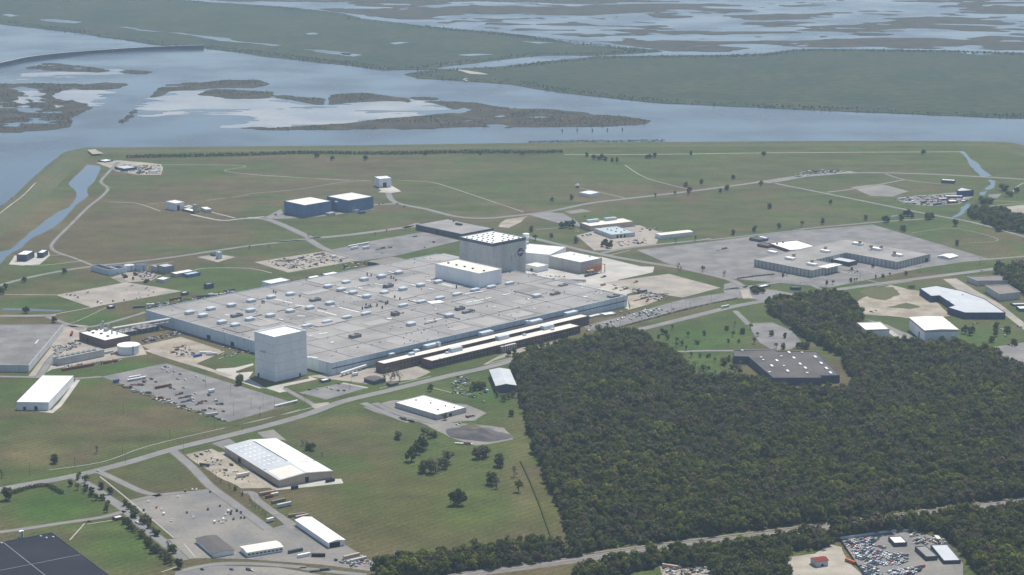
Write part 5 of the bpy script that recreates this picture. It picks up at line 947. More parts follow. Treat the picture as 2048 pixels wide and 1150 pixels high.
# the scrap yard: rows of wrecks
cnt = 0
for s in ('a7 145,695 560,645 690,640 600,700 600,820 420,805 255,790', 'a7 630,745 770,770 740,812 660,800', 'a7 270,820 600,830 880,850 1040,880 1040,1000 880,1020 700,1030 470,1000 340,905', 'a7 400,1010 560,1030 640,1060 720,1170 480,1170', 'a7 780,1090 1080,1065 1250,1010 1310,1040 1100,1165 800,1165', 'a7 1090,590 1190,575 1200,630 1100,640', 'a7 1120,680 1260,670 1310,735 1150,735'):
    pg = [(v.x, v.y) for v in G(s)]; xs, ys = [q[0] for q in pg], [q[1] for q in pg]; a0 = R(38) + random.uniform(-.1, .1); ca, sa = math.cos(a0), math.sin(a0); cx, cy = sum(xs) / len(xs), sum(ys) / len(ys)
    for i in range(-22, 23):
        for j in range(-22, 23):
            x, y = i * 5.6, j * 2.75 + (i % 3) * .4; X_, Y_ = cx + x * ca - y * sa + random.uniform(-.3, .3), cy + x * sa + y * ca + random.uniform(-.3, .3)
            if cnt < 285 and random.random() < .93 and pip(pg, np.array([X_]), np.array([Y_]))[0]:
                car(Vector((X_, Y_, 0)), 0, random.choice(['white', 'white', 'silver', 'silver', 'white', 'grey', 'black', 'silver', 'grey', 'white', 'silver', 'silver', 'black', 'tan', 'blue', 'white', 'grey', 'red', 'green', 'silver']), 'packed among the wrecks of the fenced scrap yard', 'cars in the scrap yard', a0 + random.choice((0, math.pi)) + random.uniform(-.1, .1), random.choice(('car', 'car', 'car', 'pickup', 'van'))); cnt += 1
for s, m in (('a7 130,670 830,570 1180,560', 'wall_factory'), ('a7 130,675 330,975 470,1180', 'wall_slate')):
    pts = G(s); e = empty('scrap_fence', pts[0], ('pale blue sheet fence along the wooded side of the scrap yard', 'dark sheet fence along the sandy side of the scrap yard')[m == 'wall_slate'], 'fence'); k = 0
    for a, b in zip(pts[:-1], pts[1:]):
        d = b - a; n = int(d.length / 5)
        for q in range(n): c = a + d * (q + .5) / n - pts[0]; o = MB().box(0, 0, 0, 2.6, d.length / n - .12, .12).build('fence_panel', m, e); o.location = c; o.rotation_euler.z = math.atan2(d.y, d.x)
# bus on the main road
def rig(name, label, cat, s, L, col, ang, kind='trailer', group=None, hgt=2.9):
    v = G(s)[0]; e = empty(name, (v.x, v.y, .1), label, cat, group, ang)
    if kind == 'bus':
        MB().box(0, 0, .5, 3.1, L, 2.55, 0, 0, .985).build('body', col, e); MB().box(0, 0, 1.5, 2.5, L * .93, 2.62).build('window_band', 'glass', e); MB().box(L / 2 - .1, 0, 1.3, 2.7, .3, 2.2).build('windscreen', 'glass', e)
        for x in (-L * .32, L * .34):
            for y in (-1.1, 1.1): MB().tube((x, y - .2, .5), (x, y + .2, .5), .5, 10).build('wheel', 'tyre', e)
    elif kind == 'tanker':
        MB().tube((-L / 2, 0, 2.1), (L / 2, 0, 2.1), 1.2, 14).build('tank', col, e); MB().box(0, 0, .7, 1.0, L * .9, 1).build('chassis', 'dark', e)
        for x in (-L * .35, -L * .25, L * .38):
            for y in (-1, 1): MB().tube((x, y - .2, .5), (x, y + .2, .5), .5, 10).build('wheel', 'tyre', e)
    elif kind == 'container':
        MB().box(0, 0, .05, hgt, L, 2.5).build('shell', col, e)
        for k in range(int(L / 1.2)): MB().box(-L / 2 + .6 + k * 1.2, 0, .15, hgt - .1, .5, 2.62).build('rib', col, e)
    elif kind == 'flat':
        MB().box(0, 0, .8, 1.2, L, 2.5).build('deck', col, e); MB().box(L * .2, 0, 1.2, 2.4, L * .4, 2.2).build('load', random.choice(('unit_dark', 'wall_slate', 'rock', 'rust')), e)
        for x in (-L * .35, L * .35):
            for y in (-1, 1): MB().tube((x, y - .2, .5), (x, y + .2, .5), .5, 10).build('wheel', 'tyre', e)
    else:
        MB().box(0, 0, 1.0, 1.0 + hgt, L, 2.6, 0, 0, .99).build('box_body', col, e); MB().box(0, 0, .7, 1.0, L * .95, 1.2).build('chassis', 'dark', e)
        for x in (-L * .36, -L * .26, L * .34):
            for y in (-1.05, 1.05): MB().tube((x, y - .2, .5), (x, y + .2, .5), .5, 10).build('wheel', 'tyre', e)
    return e
rig('bus', 'white coach with dark windows driving along the main road', 'bus', 'L3 1872,222', 15, 'paint_white', GA - .08, 'bus')
D = GA
for i, (nm, lb, ct, s, L, c, a, kd) in enumerate((
    ('tanker_trailer', 'long white tank trailer on the wide trailer lot', 'trailer', 'L1 930,545', 26, 'roof_white', D - .1, 'tanker'), ('tanker_trailer', 'shorter white tank trailer beside the long one', 'trailer', 'L1 915,532', 16, 'roof_white', D - .1, 'tanker'),
    ('flat_trailer', 'dark red machinery trailer on the wide trailer lot', 'trailer', 'L1 935,580', 18, 'red', D - .9, 'flat'), ('barge_hopper', 'orange-brown open hopper on the wide trailer lot', 'hopper', 'L1 1110,595', 22, 'rust', D - .1, 'container'),
    ('flat_trailer', 'black flat trailer in the middle of the wide trailer lot', 'trailer', 'L1 1260,665', 18, 'dark', D - .2, 'flat'), ('flat_trailer', 'navy flat trailer in the middle of the wide trailer lot', 'trailer', 'L1 1275,690', 18, 'wall_navy', D - .1, 'flat'), ('flat_trailer', 'thin dark trailer north of the black one', 'trailer', 'L1 1220,643', 12, 'rust', D, 'flat'),
    ('flat_trailer', 'dark trailer beside the field edge of the lot', 'trailer', 'L1 1350,708', 12, 'unit_dark', D + .5, 'flat'), ('flat_trailer', 'brown trailer near the lamp of the lot', 'trailer', 'L1 1375,700', 10, 'rust', D + .8, 'flat'), ('flat_trailer', 'dark trailer alone toward the road end of the lot', 'trailer', 'L1 1495,712', 10, 'unit_dark', D - .9, 'flat'),
    ('box_trailer', 'small white box trailer alone on the wide lot', 'trailer', 'L1 1440,630', 9, 'roof_white', D, 'trailer'), ('flat_trailer', 'blue dump trailer at the grass corner of the lot', 'trailer', 'L1 790,562', 8, 'blue_paint', D, 'trailer'), ('tank_shell', 'grey upright tank shell at the field edge of the lot', 'trailer', 'L1 1445,785', 14, 'wall_grey', D - .2, 'container'),
    ('storage_tube', 'long white tube on stands at the lot corner by the road', 'tube', 'L1 1945,715', 34, 'roof_white', D, 'tanker'), ('flat_trailer', 'long grey trailer in the row along the field edge', 'trailer', 'L1 990,636', 16, 'wall_slate', D - .7, 'flat'), ('flat_trailer', 'dark trailer at the grass end of the field-edge row', 'trailer', 'L1 870,597', 12, 'dark', D - .7, 'flat'), ('flat_trailer', 'rust trailer in the row along the field edge', 'trailer', 'L1 1075,672', 14, 'rust', D - .2, 'flat'), ('flat_trailer', 'pale trailer in the row along the field edge', 'trailer', 'L1 1130,685', 14, 'wall_pale', D - .7, 'flat'), ('flat_trailer', 'dark trailer near the grey tank shell', 'trailer', 'L1 1370,760', 14, 'unit_dark', D - .2, 'flat'), ('flat_trailer', 'black trailer midway along the field edge', 'trailer', 'L1 1240,728', 9, 'dark', D - .4, 'flat'),
    ('office_trailer', 'white site trailer on the bare dirt yard', 'trailer', 'a8 310,630', 15, 'roof_cream', D - .15, 'trailer'), ('box_truck', 'black tanker on the bare dirt yard', 'truck', 'B1 1392,410', 12, 'unit_dark', D - 1.2, 'tanker'), ('dump_container', 'black container at the tan-walled warehouse corner', 'container', 'a8 1490,700', 10, 'dark', D - .2, 'container'), ('dump_container', 'black container on the grass edge by the warehouse apron', 'container', 'a8 1010,795', 7.5, 'dark', D - .2, 'container'),
    ('bunk_house', 'cream-roofed brown container hut at the start of the yard lane', 'container', 'b8 370,55', 17, 'tan_box', D - .2, 'container'), ('container', 'brown open container behind the cream-roofed hut', 'container', 'b8 395,105', 8, 'rust', D - .2, 'container'), ('container', 'tan container beside the brown open one', 'container', 'b8 470,75', 8, 'roof_cream', D - .2, 'container'), ('container', 'long earth-brown container along the yard lane', 'container', 'b8 520,165', 16, 'roof_brown', D - .1, 'container'), ('box_trailer', 'silver box trailer along the yard lane', 'trailer', 'b8 600,225', 16, 'wall_pale', D - .15, 'trailer'),
    ('container', 'faded brown container next to the open white shed', 'container', 'b8 770,355', 18, 'roof_brown', D - .4, 'container'), ('container', 'pale container beside the faded brown one', 'container', 'b8 840,375', 14, 'wall_tan', D - .2, 'container'), ('container', 'grey-blue container by the white office end', 'container', 'b8 750,840', 15, 'wall_slate', D - .2, 'container'), ('office_trailer', 'white site hut near the black scrap skip', 'hut', 'b8 865,900', 13, 'wall_white', D - .2, 'container'), ('scrap_skip', 'black scrap skip on the gravel yard', 'skip', 'b8 1060,900', 13, 'dark', D - .8, 'container'),
    ('container', 'tan container at the far corner of the gravel yard', 'container', 'b8 1510,910', 17, 'wall_tan', D - .15, 'container'), ('container', 'grey container at the far corner of the gravel yard', 'container', 'b8 1600,960', 17, 'wall_grey', D - .15, 'container'), ('box_trailer', 'white and green truck parked by the lane bend', 'truck', 'b8 410,430', 8, 'roof_white', D, 'trailer'),
    ('container', 'orange container between the sandy plot and the scrap yard', 'container', 'a7 275,985', 12, 'orange', D + 1.45, 'container'), ('box_trailer', 'long white-green trailer on the concrete apron by the factory', 'trailer', 'a4 920,835', 24, 'unit_blue', D - .85, 'trailer'), ('container', 'grey barge-like container below the tan timber frame', 'container', 'a4 1080,755', 22, 'wall_slate', D + .05, 'container'), ('flat_trailer', 'dark red flat trailer below the tan timber frame', 'trailer', 'a4 975,730', 12, 'red', D - .2, 'flat'),
    ('flat_trailer', 'dark flat trailer at the apron edge', 'trailer', 'a4 1265,775', 11, 'unit_dark', D, 'flat'), ('flat_trailer', 'yellow machine on the pale apron', 'machine', 'a4 1420,935', 10, 'yellow', D, 'flat'), ('flat_trailer', 'long yellow boom machine on the pale apron', 'machine', 'a4 1540,945', 18, 'yellow', D, 'flat'), ('container', 'tan crate at the corner of the pale apron', 'crate', 'a4 1260,885', 9, 'tan_box', D, 'container'), ('flat_trailer', 'orange long-boom crane on the dirt corner', 'crane', 'a4 1770,1075', 30, 'orange', D, 'flat'), ('flat_trailer', 'dark red loader on the dirt corner', 'loader', 'a4 1860,1095', 14, 'red', D + .5, 'flat'), ('container', 'grey container at the tan lot corner', 'container', 'a4 1790,980', 18, 'wall_slate', D, 'container'), ('flat_trailer', 'orange machine on the tan lot', 'machine', 'a4 1700,845', 9, 'orange', D, 'flat'), ('crane_truck', 'yellow-brown crane truck on the large empty car park', 'crane', 'M3 1510,575', 26, 'tan_box', D - .1, 'flat'),
    ('box_trailer', 'long white trailer on the grey lot behind the factory', 'trailer', 'M2 740,548', 42, 'roof_white', D - .02, 'tanker'), ('box_trailer', 'short white trailer beside the long white one', 'trailer', 'M2 710,572', 15, 'roof_white', D, 'trailer'), ('box_trailer', 'white trailer second from the long white one', 'trailer', 'M2 790,570', 14, 'roof_white', D, 'trailer'), ('flat_trailer', 'rusty equipment trailer on the grey rear lot', 'trailer', 'M2 890,572', 20, 'rust', D, 'flat'), ('flat_trailer', 'brown equipment trailer on the grey rear lot', 'trailer', 'M2 940,565', 16, 'tan_box', D - .7, 'flat'),
    ('container', 'tan container on the pale equipment lot', 'container', 'M2 470,610', 20, 'tan_box', D, 'container'), ('flat_trailer', 'grey machinery row on the pale equipment lot', 'trailer', 'M2 330,640', 24, 'wall_slate', D, 'flat'), ('flat_trailer', 'long dark machinery row on the pale equipment lot', 'trailer', 'M2 240,655', 28, 'unit_dark', D - .7, 'flat'), ('box_trailer', 'white box at the edge of the pale equipment lot', 'trailer', 'M2 572,632', 9, 'roof_white', D, 'trailer'), ('flat_trailer', 'small dark machine on the pale equipment lot', 'machine', 'M2 450,678', 7, 'unit_dark', D, 'flat'), ('flat_trailer', 'brown machine row at the front of the pale equipment lot', 'machine', 'M2 285,702', 12, 'rust', D, 'flat'), ('flat_trailer', 'orange machine by the end of the pale equipment lot', 'machine', 'M2 615,660', 7, 'orange', D, 'flat'),
    ('container', 'grey container behind the factory rear wall', 'container', 'a1 735,850', 18, 'wall_slate', D - .5, 'container'), ('box_trailer', 'white trailer behind the factory rear corner', 'trailer', 'a1 885,830', 11, 'roof_white', D - .6, 'trailer'), ('container', 'dark red container with pale roof behind the factory', 'container', 'a1 1225,740', 19, 'red', D, 'container'), ('container', 'grey container nearest the rail shed', 'container', 'a1 1590,705', 20, 'wall_slate', D - .5, 'container'), ('tanker_trailer', 'white tank trailer behind the factory', 'trailer', 'a1 1730,690', 14, 'roof_white', D - .9, 'tanker'), ('container', 'slate container at the rear lane', 'container', 'a1 1950,625', 18, 'wall_slate', D, 'container'),
    ('flat_trailer', 'brown excavator parked in the fenced dirt yard', 'excavator', 'a2 1850,435', 13, 'rust', D - .2, 'flat'), ('flat_trailer', 'brown machine in the fenced dirt yard', 'machine', 'a2 1760,485', 14, 'tan_box', D, 'flat'), ('flat_trailer', 'grey machine in the fenced dirt yard', 'machine', 'a2 1840,550', 12, 'wall_grey', D, 'flat'), ('container', 'blue tarp-covered stack in the dirt yard', 'stack', 'L1 1345,385', 12, 'blue_paint', D, 'container'), ('container', 'white sheet stack in the dirt yard', 'stack', 'L1 1400,365', 16, 'roof_white', D - .7, 'container'), ('container', 'pale sheet stack next to the white one', 'stack', 'L1 1440,375', 14, 'wall_pale', D - .7, 'container'),
    ('pipe_stack', 'long stack of dark red pipes below the cooling tower', 'pipes', 'a2 450,720', 44, 'rust', D - .12, 'container'), ('pipe_stack', 'shorter stack of rusty pipes near the white tank', 'pipes', 'a2 870,650', 22, 'rust', D - .12, 'container'), ('container', 'red container beside the huge worn roof', 'container', 'a2 360,265', 18, 'red', D + .9, 'container'), ('container', 'tan container beside the white tank', 'container', 'a2 935,530', 9, 'tan_box', D, 'container'), ('container', 'pale green tank block by the cooling tower', 'tank', 'a2 850,520', 16, 'roof_blue', D, 'container'),
    ('flat_trailer', 'long timber trailer on the curving lane', 'trailer', 'b8 1085,1095', 20, 'unit_dark', D - .5, 'flat'), ('box_trailer', 'white van body by the dark bungalow', 'van', 'L2 885,685', 9, 'roof_white', D, 'trailer'), ('container', 'rust-red debris row along the field below the mound', 'debris', 'c3 390,70', 20, 'roof_cream', D - .95, 'flat'), ('container', 'row of pale equipment in the compound by the channel', 'container', 'b5 430,475', 20, 'wall_white', D - .9, 'container'), ('container', 'dark scrap row in the compound by the channel', 'container', 'b5 620,465', 16, 'unit_dark', D, 'container'), ('container', 'blue crate row in the compound by the channel', 'container', 'b5 310,415', 18, 'wall_factory', D - .3, 'container'), ('container', 'dark tank row at the front of the compound by the channel', 'container', 'b5 830,490', 26, 'wall_navy', D - .2, 'container'), ('container', 'rusty beam stack at the front of the compound by the channel', 'stack', 'b5 1020,470', 20, 'rust', D - .5, 'container'),
    ('container', 'red machine pile on the pale yard by the ramp', 'machine', 'T1 865,990', 22, 'rust', D + .4, 'container'), ('container', 'white crate pile on the pale yard by the ramp', 'crates', 'T1 905,1003', 18, 'roof_white', D, 'container'), ('container', 'dark crate pile on the pale yard by the ramp', 'crates', 'T1 820,1010', 18, 'rock', D, 'container'), ('container', 'pale crate pile next to the dark one by the ramp', 'crates', 'T1 790,975', 18, 'roof_cream', D, 'container'),
    ('log_pile', 'pile of long pale timbers on the dirt clearing by the rails', 'timbers', 'B3 1500,1100', 16, 'wall_tan', D - 1.2, 'container'), ('log_pile', 'pile of grey scrap on the dirt clearing by the rails', 'scrap', 'B3 1650,1085', 15, 'wall_grey', D, 'container'), ('container', 'dark blue container by the clearing trees', 'container', 'B3 1205,1125', 14, 'wall_slate', D - .2, 'container'), ('container', 'orange debris patch beside the dark blue container', 'debris', 'B3 1150,1132', 9, 'orange', D, 'flat'))):
    rig(nm, lb, ct, s, L, c, a, kd)
def pole(s, h, label, group):
    for x, y in Q(s):
        e = empty('lamp_post', P(x, y), label, 'lamp post', group, GA); MB().tube((0, 0, 0), (0, 0, h), .16, 6, r2=.09).build('post', 'unit_dark', e)
        for k in (-1, 1): MB().tube((0, 0, h - .1), (k * 2, 0, h + .2), .08, 5).build('arm', 'unit_dark', e); MB().box(k * 2.2, 0, h + .1, h + .35, .9, .4).build('lamp_head', 'steel', e)
pole('L1 1045,655 1180,520 1400,598 1570,655 1590,790 1710,745 1790,720 840,775 1870,740', 14, 'tall thin twin-arm lamp post on the wide trailer lot', 'lamp posts on the trailer lot')
pole('M3 1265,985 1440,925 1165,1000 970,1040 820,1090 L2 860,735', 14, 'tall thin twin-arm lamp post along the front car parks', 'lamp posts along the front car parks')
pole('B1 1250,310 1470,500 1345,415 1600,560 1735,680 1880,810 855,385 1650,175', 11, 'thin lamp post along the lanes by the gravel car park', 'lamp posts by the gravel car park')

for x, y in Q('F 60,952 150,936 245,908 340,880 430,858 520,834 610,808 700,780 790,758 880,734 960,718 1290,640 1380,620 1480,600 1600,580 1720,562 1840,546 1960,530'):
    e = empty('utility_pole', P(x, y), 'wooden utility pole with crossarm on the verge of the main road', 'utility pole', 'utility poles along the main road', GA + 1.57); MB().tube((0, 0, 0), (0, 0, 12), .2, 6, r2=.13).build('post', 'bark', e); MB().box(0, 0, 11, 11.25, 2.6, .2).build('crossarm', 'bark', e); MB().cyl(.5, 0, 9.6, 10.6, .3, 8).build('transformer', 'steel', e)
# ------------------------------------------------------------------ trees
def tree_parts(seed, h, r, kind):
    rd = random.Random(seed); t = MB(); base = h * (.13 if kind != 'bush' else .03)
    lobes = []
    nl = {'full': 9, 'sparse': 7, 'bare': 7, 'bush': 6}[kind]
    for k in range(nl):
        g = rd.uniform(0, 6.28); q = rd.uniform(.2, .85) * r; z = base + (h - base) * rd.uniform(.14, .80); lobes.append((q * math.cos(g), q * math.sin(g), z, r * rd.uniform(.38, .58)))
    lobes.append((0, 0, h - r * .42, r * .5))
    t.tube((0, 0, -.3), (rd.uniform(-.3, .3), rd.uniform(-.3, .3), h * .55), h * .028 + .1, 6, r2=h * .012)
    for x, y, z, q in lobes: t.tube((0, 0, h * rd.uniform(.22, .45)), (x * .8, y * .8, z), .13, 4, r2=.04)
    c = MB(); n = {'full': 30, 'sparse': 15, 'bare': 16, 'bush': 22}[kind]
    for x, y, z, q in lobes:
        for _ in range(n):
            d = Vector((rd.gauss(0, 1), rd.gauss(0, 1), rd.gauss(0, .85))).normalized() * q * rd.uniform(.55, 1.05)
            p = Vector((x, y, z)) + d; p.z = max(p.z, base * .7 + .2)
            s = rd.uniform(.7, 1.3) * (r / 4.2) ** .5 * (.55 if kind == 'bare' else 1)
            nrm = (d.normalized() + Vector((rd.uniform(-.35, .35), rd.uniform(-.35, .35), rd.uniform(-.1, .5)))).normalized(); qq = nrm.to_track_quat('Z', 'Y'); a = rd.uniform(0, 3.14)
            v = [p + qq @ Vector((s * math.cos(a + k * 1.5708) * (1 if k % 2 else .7), s * math.sin(a + k * 1.5708) * (1 if k % 2 else .7), .12 * s * (1 if k % 2 else -1))) for k in range(4)]
            c.add(v, [[0, 1, 2, 3]])
    return t, c
PROTO = []
for i, (k, h, r, m) in enumerate((('full', 11, 4.4, 'leaf_green'), ('full', 13, 5.0, 'leaf_green'), ('full', 9.5, 4.6, 'leaf_dark'), ('sparse', 11, 4.0, 'leaf_green'), ('bare', 11, 3.8, 'leaf_grey'), ('bush', 4.5, 3.4, 'leaf_green'), ('full', 10, 4.0, 'leaf_bright'), ('sparse', 9, 4.2, 'leaf_brown'), ('full', 12, 4.6, 'leaf_dark'), ('bush', 5, 3.8, 'leaf_dark'), ('bush', 4.5, 4.2, 'leaf_brush'))):
    t, c = tree_parts(100 + i, h, r, k); a = t.build('trunk', 'bark'); b = c.build('crown', m); PROTO.append((a.data, b.data, h, r)); bpy.data.objects.remove(a); bpy.data.objects.remove(b)
NAMES = {0: 'tree', 5: 'bush', 9: 'bush'}
def plant(v, k, h, label, cat, group, z=0.0):
    a, b, hh, r = PROTO[k]; e = empty({5: 'bush', 9: 'bush'}.get(k, 'tree'), (v.x, v.y, z), label, cat, group, random.uniform(0, 6.28)); s = h / hh; e.scale = (s * random.uniform(.92, 1.12), s * random.uniform(.92, 1.12), s)
    lk(bpy.data.objects.new('trunk', a), e); lk(bpy.data.objects.new('crown', b), e); return e
def trees(s, ks, h, label, group, cat='tree', jit=.15):
    for x, y in Q(s): plant(P(x, y), random.choice(ks), h * random.uniform(1 - jit, 1 + jit), label, cat, group)
trees('c3 300,1062', (2,), 18.5, 'big dark round tree standing alone in the mown field', 'field tree')
trees('B2 1610,372 1680,295 1640,330', (2, 8), 15.5, 'dark evergreen tree in the clump at the middle of the mown field', 'dark field trees'); trees('B2 1690,452 1830,425', (2, 0), 14, 'dark tree at the edge of the bare clump in the mown field', 'field clump'); trees('B2 1740,455 1770,460 1790,440 1850,390', (4, 7), 15, 'leafless grey tree in the clump in the mown field', 'bare field trees')
trees('c3 600,310 700,295 760,270', (7,), 13, 'brown budding tree beside the gravel mound track', 'brown field trees'); trees('c3 985,435 840,730 1290,845', (0, 3), 14, 'spreading green tree by the weedy hedge line', 'green field trees'); trees('c3 930,790 1215,608', (4,), 15, 'bare grey tree by the weedy hedge line', 'bare hedge trees')
trees('B2 870,270 890,275 905,290 925,300 940,310 1000,345 1690,190 1720,200 1750,215 1520,222', (7, 5, 4), 7, 'scrubby brown bush on the rough side of the mown field', 'field scrub', 'bush')
trees('B1 375,390', (0,), 11, 'round tree alone beside the main road verge', 'verge tree'); trees('B1 655,322', (4,), 9, 'thin bare tree alone beside the main road verge', 'verge tree'); trees('B1 40,640', (8,), 13, 'dark tree at the end of the clipped hedge', 'hedge tree'); trees('B1 12,490', (4,), 9, 'thin bare tree at the left end of the verge', 'verge tree')
trees('B1 475,545 530,570 545,490 580,520 592,505 575,590 580,575 622,612 620,600 693,565 530,500 700,640 720,700 735,680 725,720 650,640 745,600', (0, 8, 3, 6), 7.5, 'young tree along the upper tree-lined drive', 'trees along the upper drive')
trees('B1 850,675 905,720 880,700 845,800 920,750 870,790 960,780 1000,800 1010,830 985,790 1040,860 1060,880', (0, 3, 5), 6.5, 'young tree on the verge beside the gravel car park', 'trees by the gravel car park')
trees('B1 885,830 905,850 925,865 945,880 965,895 985,915 1000,930 1020,945 1035,960 1055,980 1070,995 1085,1005 1100,1020 1120,1035 1135,1050 1150,1065 1165,1080 1010,960 1045,1000 1090,1040 1130,1070 975,880 1150,960 1165,985 1180,1000', (0, 3, 7, 4, 0), 8, 'tree in the dense row along the lower drive', 'trees along the lower drive')
trees('B1 1210,1105', (8,), 11, 'dark tree at the foot of the lower drive', 'drive tree'); trees('B1 1560,560 1600,575 1700,660 1720,680 1740,700 1760,705 1790,730 1810,745 1500,520 1650,610', (4, 7), 5, 'scrubby bare shrub along the yard fence line', 'fence shrubs', 'bush')
trees('c1 300,985 330,970', (6, 0), 12, 'leafy tree on the lawn beside the tower shadow', 'tower trees'); trees('b3 420,950 440,900 470,930 330,960 250,800 540,960 380,870 500,880', (4,), 10, 'leafless tree around the dark bungalows', 'bungalow trees')
trees('b3 1380,690 1450,665 1320,680 1520,650 1180,700', (7, 3, 0), 9, 'tree along the front of the shorter brick row', 'office row trees'); trees('b4 385,820 470,790 630,720 700,715 840,720 1135,610 260,780 320,770', (8, 2, 0), 9, 'dark tree around the office entrance drive', 'entrance trees')
trees('b3 1560,1090 1620,1080 1660,1060 1500,1100 1540,1050 1600,1040', (6, 0), 9, 'bright green tree in the overgrown plot by the gable shed', 'plot trees'); trees('L2 1500,985 1950,960 1400,790', (7, 8, 0), 8, 'tree at the edge of the flat warehouse yard', 'yard trees'); trees('L2 1880,850 1900,860 1930,845 1960,830 1850,830', (7, 4), 8, 'brownish tree below the gable shed', 'shed trees')
trees('M3 420,430 495,430 455,425', (2, 8), 13, 'dark round tree by the administration lot', 'administration trees'); trees('M3 240,515 350,495 215,455 515,530', (0, 3), 10, 'tree on the lawn behind the white workshop', 'lawn trees'); trees('M3 700,555 730,560 755,545 720,535 745,565', (2, 0, 8), 10, 'tree of the dense clump on the lawn corner', 'lawn clump')
trees('M3 355,250 485,235 1270,145 1370,128 1285,205 1060,225 1190,205 1540,170 1770,148 1585,475 1730,455 1895,430 1835,295 1500,190 M4 60,470 215,450 375,430 530,415 670,400 965,375 310,295 725,265 250,140 20,170', (0, 3, 8), 9.5, 'small tree dotted along the airfield roads and grass', 'airfield trees')
trees('b5 80,740 110,730 350,650 400,650 450,680 300,710 690,700 730,690 670,690 1660,870 1090,1060 1050,790 330,870 1700,860', (0, 8, 2), 11, 'tree along the lane at the back of the empty car park', 'back lane trees'); trees('b5 1440,470 1500,480 1540,470 1560,450 1420,440 1740,290 1760,300 1820,370 1930,320', (2, 8, 5), 10, 'tree in the thicket beside the drainage channel', 'channel trees')
trees('M4 700,815 740,810 865,795 885,795 905,790 1030,775 1080,765 1130,755 1240,750 400,760 430,755 870,720 1010,700 1380,660 850,690', (0, 3, 8), 6, 'small tree along the office lawn and drive', 'office lawn trees'); trees('a6 260,930 300,935 330,900 280,880 380,920 240,900', (8, 2, 0), 8, 'dark tree in the junction clump', 'junction trees')
trees('a5 1530,850 1560,900 1860,900 1490,520 1770,480', (4, 3), 9, 'thin tree along the lane beside the grey car park', 'car park trees'); trees('M3 1530,760 1600,1100', (4,), 9, 'bare tree at the corner of the grey car park', 'car park corner tree'); trees('M4 1275,840 1290,838 1260,842', (7,), 5, 'brown shrub at the yard of the navy warehouse', 'yard shrubs', 'bush')
trees('L4 130,500 205,570 325,515 415,530 355,600 405,605 500,600 530,600 560,605', (0, 3, 8), 9, 'tree around the small asphalt lot in the clearing', 'clearing trees'); trees('L3 1540,460 1620,420 1730,410 1540,490 1610,510 1990,400 1510,370 1440,400', (0, 3), 8, 'small tree dotted on the bright lawn by the wood', 'bright lawn trees'); trees('L3 1650,660 1690,670 1720,650 1740,660 1670,630 1800,690 1850,700 1930,690', (4, 7, 3), 9, 'greyish tree of the clump on the lawn by the wood', 'lawn wood clump')
trees('L4 1640,500 1670,510 1690,495 1820,560 1850,520 1850,470 1970,580 1930,500 1400,580 1480,575', (0, 8), 11, 'tree standing beside the white hangar', 'hangar trees'); trees('M1 35,710 20,740 5,730 165,660 435,605 180,870 370,935', (8, 2), 9, 'dark tree at the roadside left of the tan staff lot', 'roadside trees'); trees('a1 540,440 650,470 680,410 830,510', (9, 2), 5, 'dark shrub by the chemical plant drive', 'plant shrubs', 'bush')
trees('T2 150,935 820,905 500,905 1065,905 1440,915 1480,930 1510,935 1550,940 1590,945 1615,945 1530,930 1790,925 1810,925 1840,920 T3 525,910 1455,900 100,905 160,1070 70,1090 90,1120 345,1050 T1 1940,935 1850,920', (8, 2, 0), 10, 'dark tree scattered on the inner side of the levee meadow', 'levee meadow trees')
trees('M2 850,480 930,460 400,495 M1 1700,440 1830,430', (4,), 7, 'thin bare tree along the taxiway verge', 'taxiway trees')
trees('L3 1350,440 1420,430 1480,440 1460,400 1580,480 1680,470 1760,560 1800,590 1860,610 1900,570 1950,640 1760,640 1780,700 1980,620 1700,560 1640,560 L4 20,480 60,520 30,560 100,560 20,690 60,740 110,760 150,700 40,800 180,470 230,520', (0, 5, 3, 7, 9), 6.5, 'small shrub or sapling on the lawns around the dark flat-roofed block', 'clearing saplings', 'shrub', .35)
# clipped hedge, hedge rows of the car park
def hedge(label, s, w, h, m='leaf_dark', n=5):
    pts = smoothline(G(s), 3); e = empty('hedge', pts[0], label, 'hedge'); c = MB()
    for a, b in zip(pts[:-1], pts[1:]):
        d = b - a
        for _ in range(int(d.length * n)):
            q = a + d * random.random() - pts[0]; y = random.uniform(-1, 1); nr = Vector((d.y, -d.x, 0)).normalized() * w / 2 * y; z = random.uniform(.1, 1) * h; p = q + nr + Vector((0, 0, z)); s_ = random.uniform(.4, .8) * max(1, w / 5)
            qq = Vector((random.uniform(-1, 1), random.uniform(-1, 1), random.uniform(0, 1.4))).normalized().to_track_quat('Z', 'Y'); c.add([p + qq @ Vector((s_ * math.cos(k * 1.5708), s_ * math.sin(k * 1.5708), 0)) for k in range(4)], [[0, 1, 2, 3]])
    c.build('foliage', m, e); k = MB()
    for q in pts[::2]: k.tube(q - pts[0], q - pts[0] + Vector((0, 0, h * .7)), .12, 5)
    k.build('stem', 'bark', e)
hedge('clipped dark hedge curving round the bright lawn', 'B1 80,600 200,560 320,545 360,565 425,600', 5, 3.2, n=16)
hedge('low dotted hedge between the long car park and main road', 'L3 1040,385 1200,345 1400,290 1650,225 1960,160', 2.2, 1.6, n=6); hedge('low dark hedge along the office car park edge', 'M4 90,775 200,760 345,745', 2, 1.6, n=8); hedge('brown ragged hedge beside the long straight levee field', 'T1 740,920 1000,915 1250,910 1500,905 1750,895 2040,898 T2 200,900 420,898 620,893 850,892 1080,892 1300,890', 14, 5, n=4); hedge('line of dark reeds and willows along the outer levee', 'T2 1100,838 1250,834 1450,832 1700,830 1900,828', 9, 5, n=4)
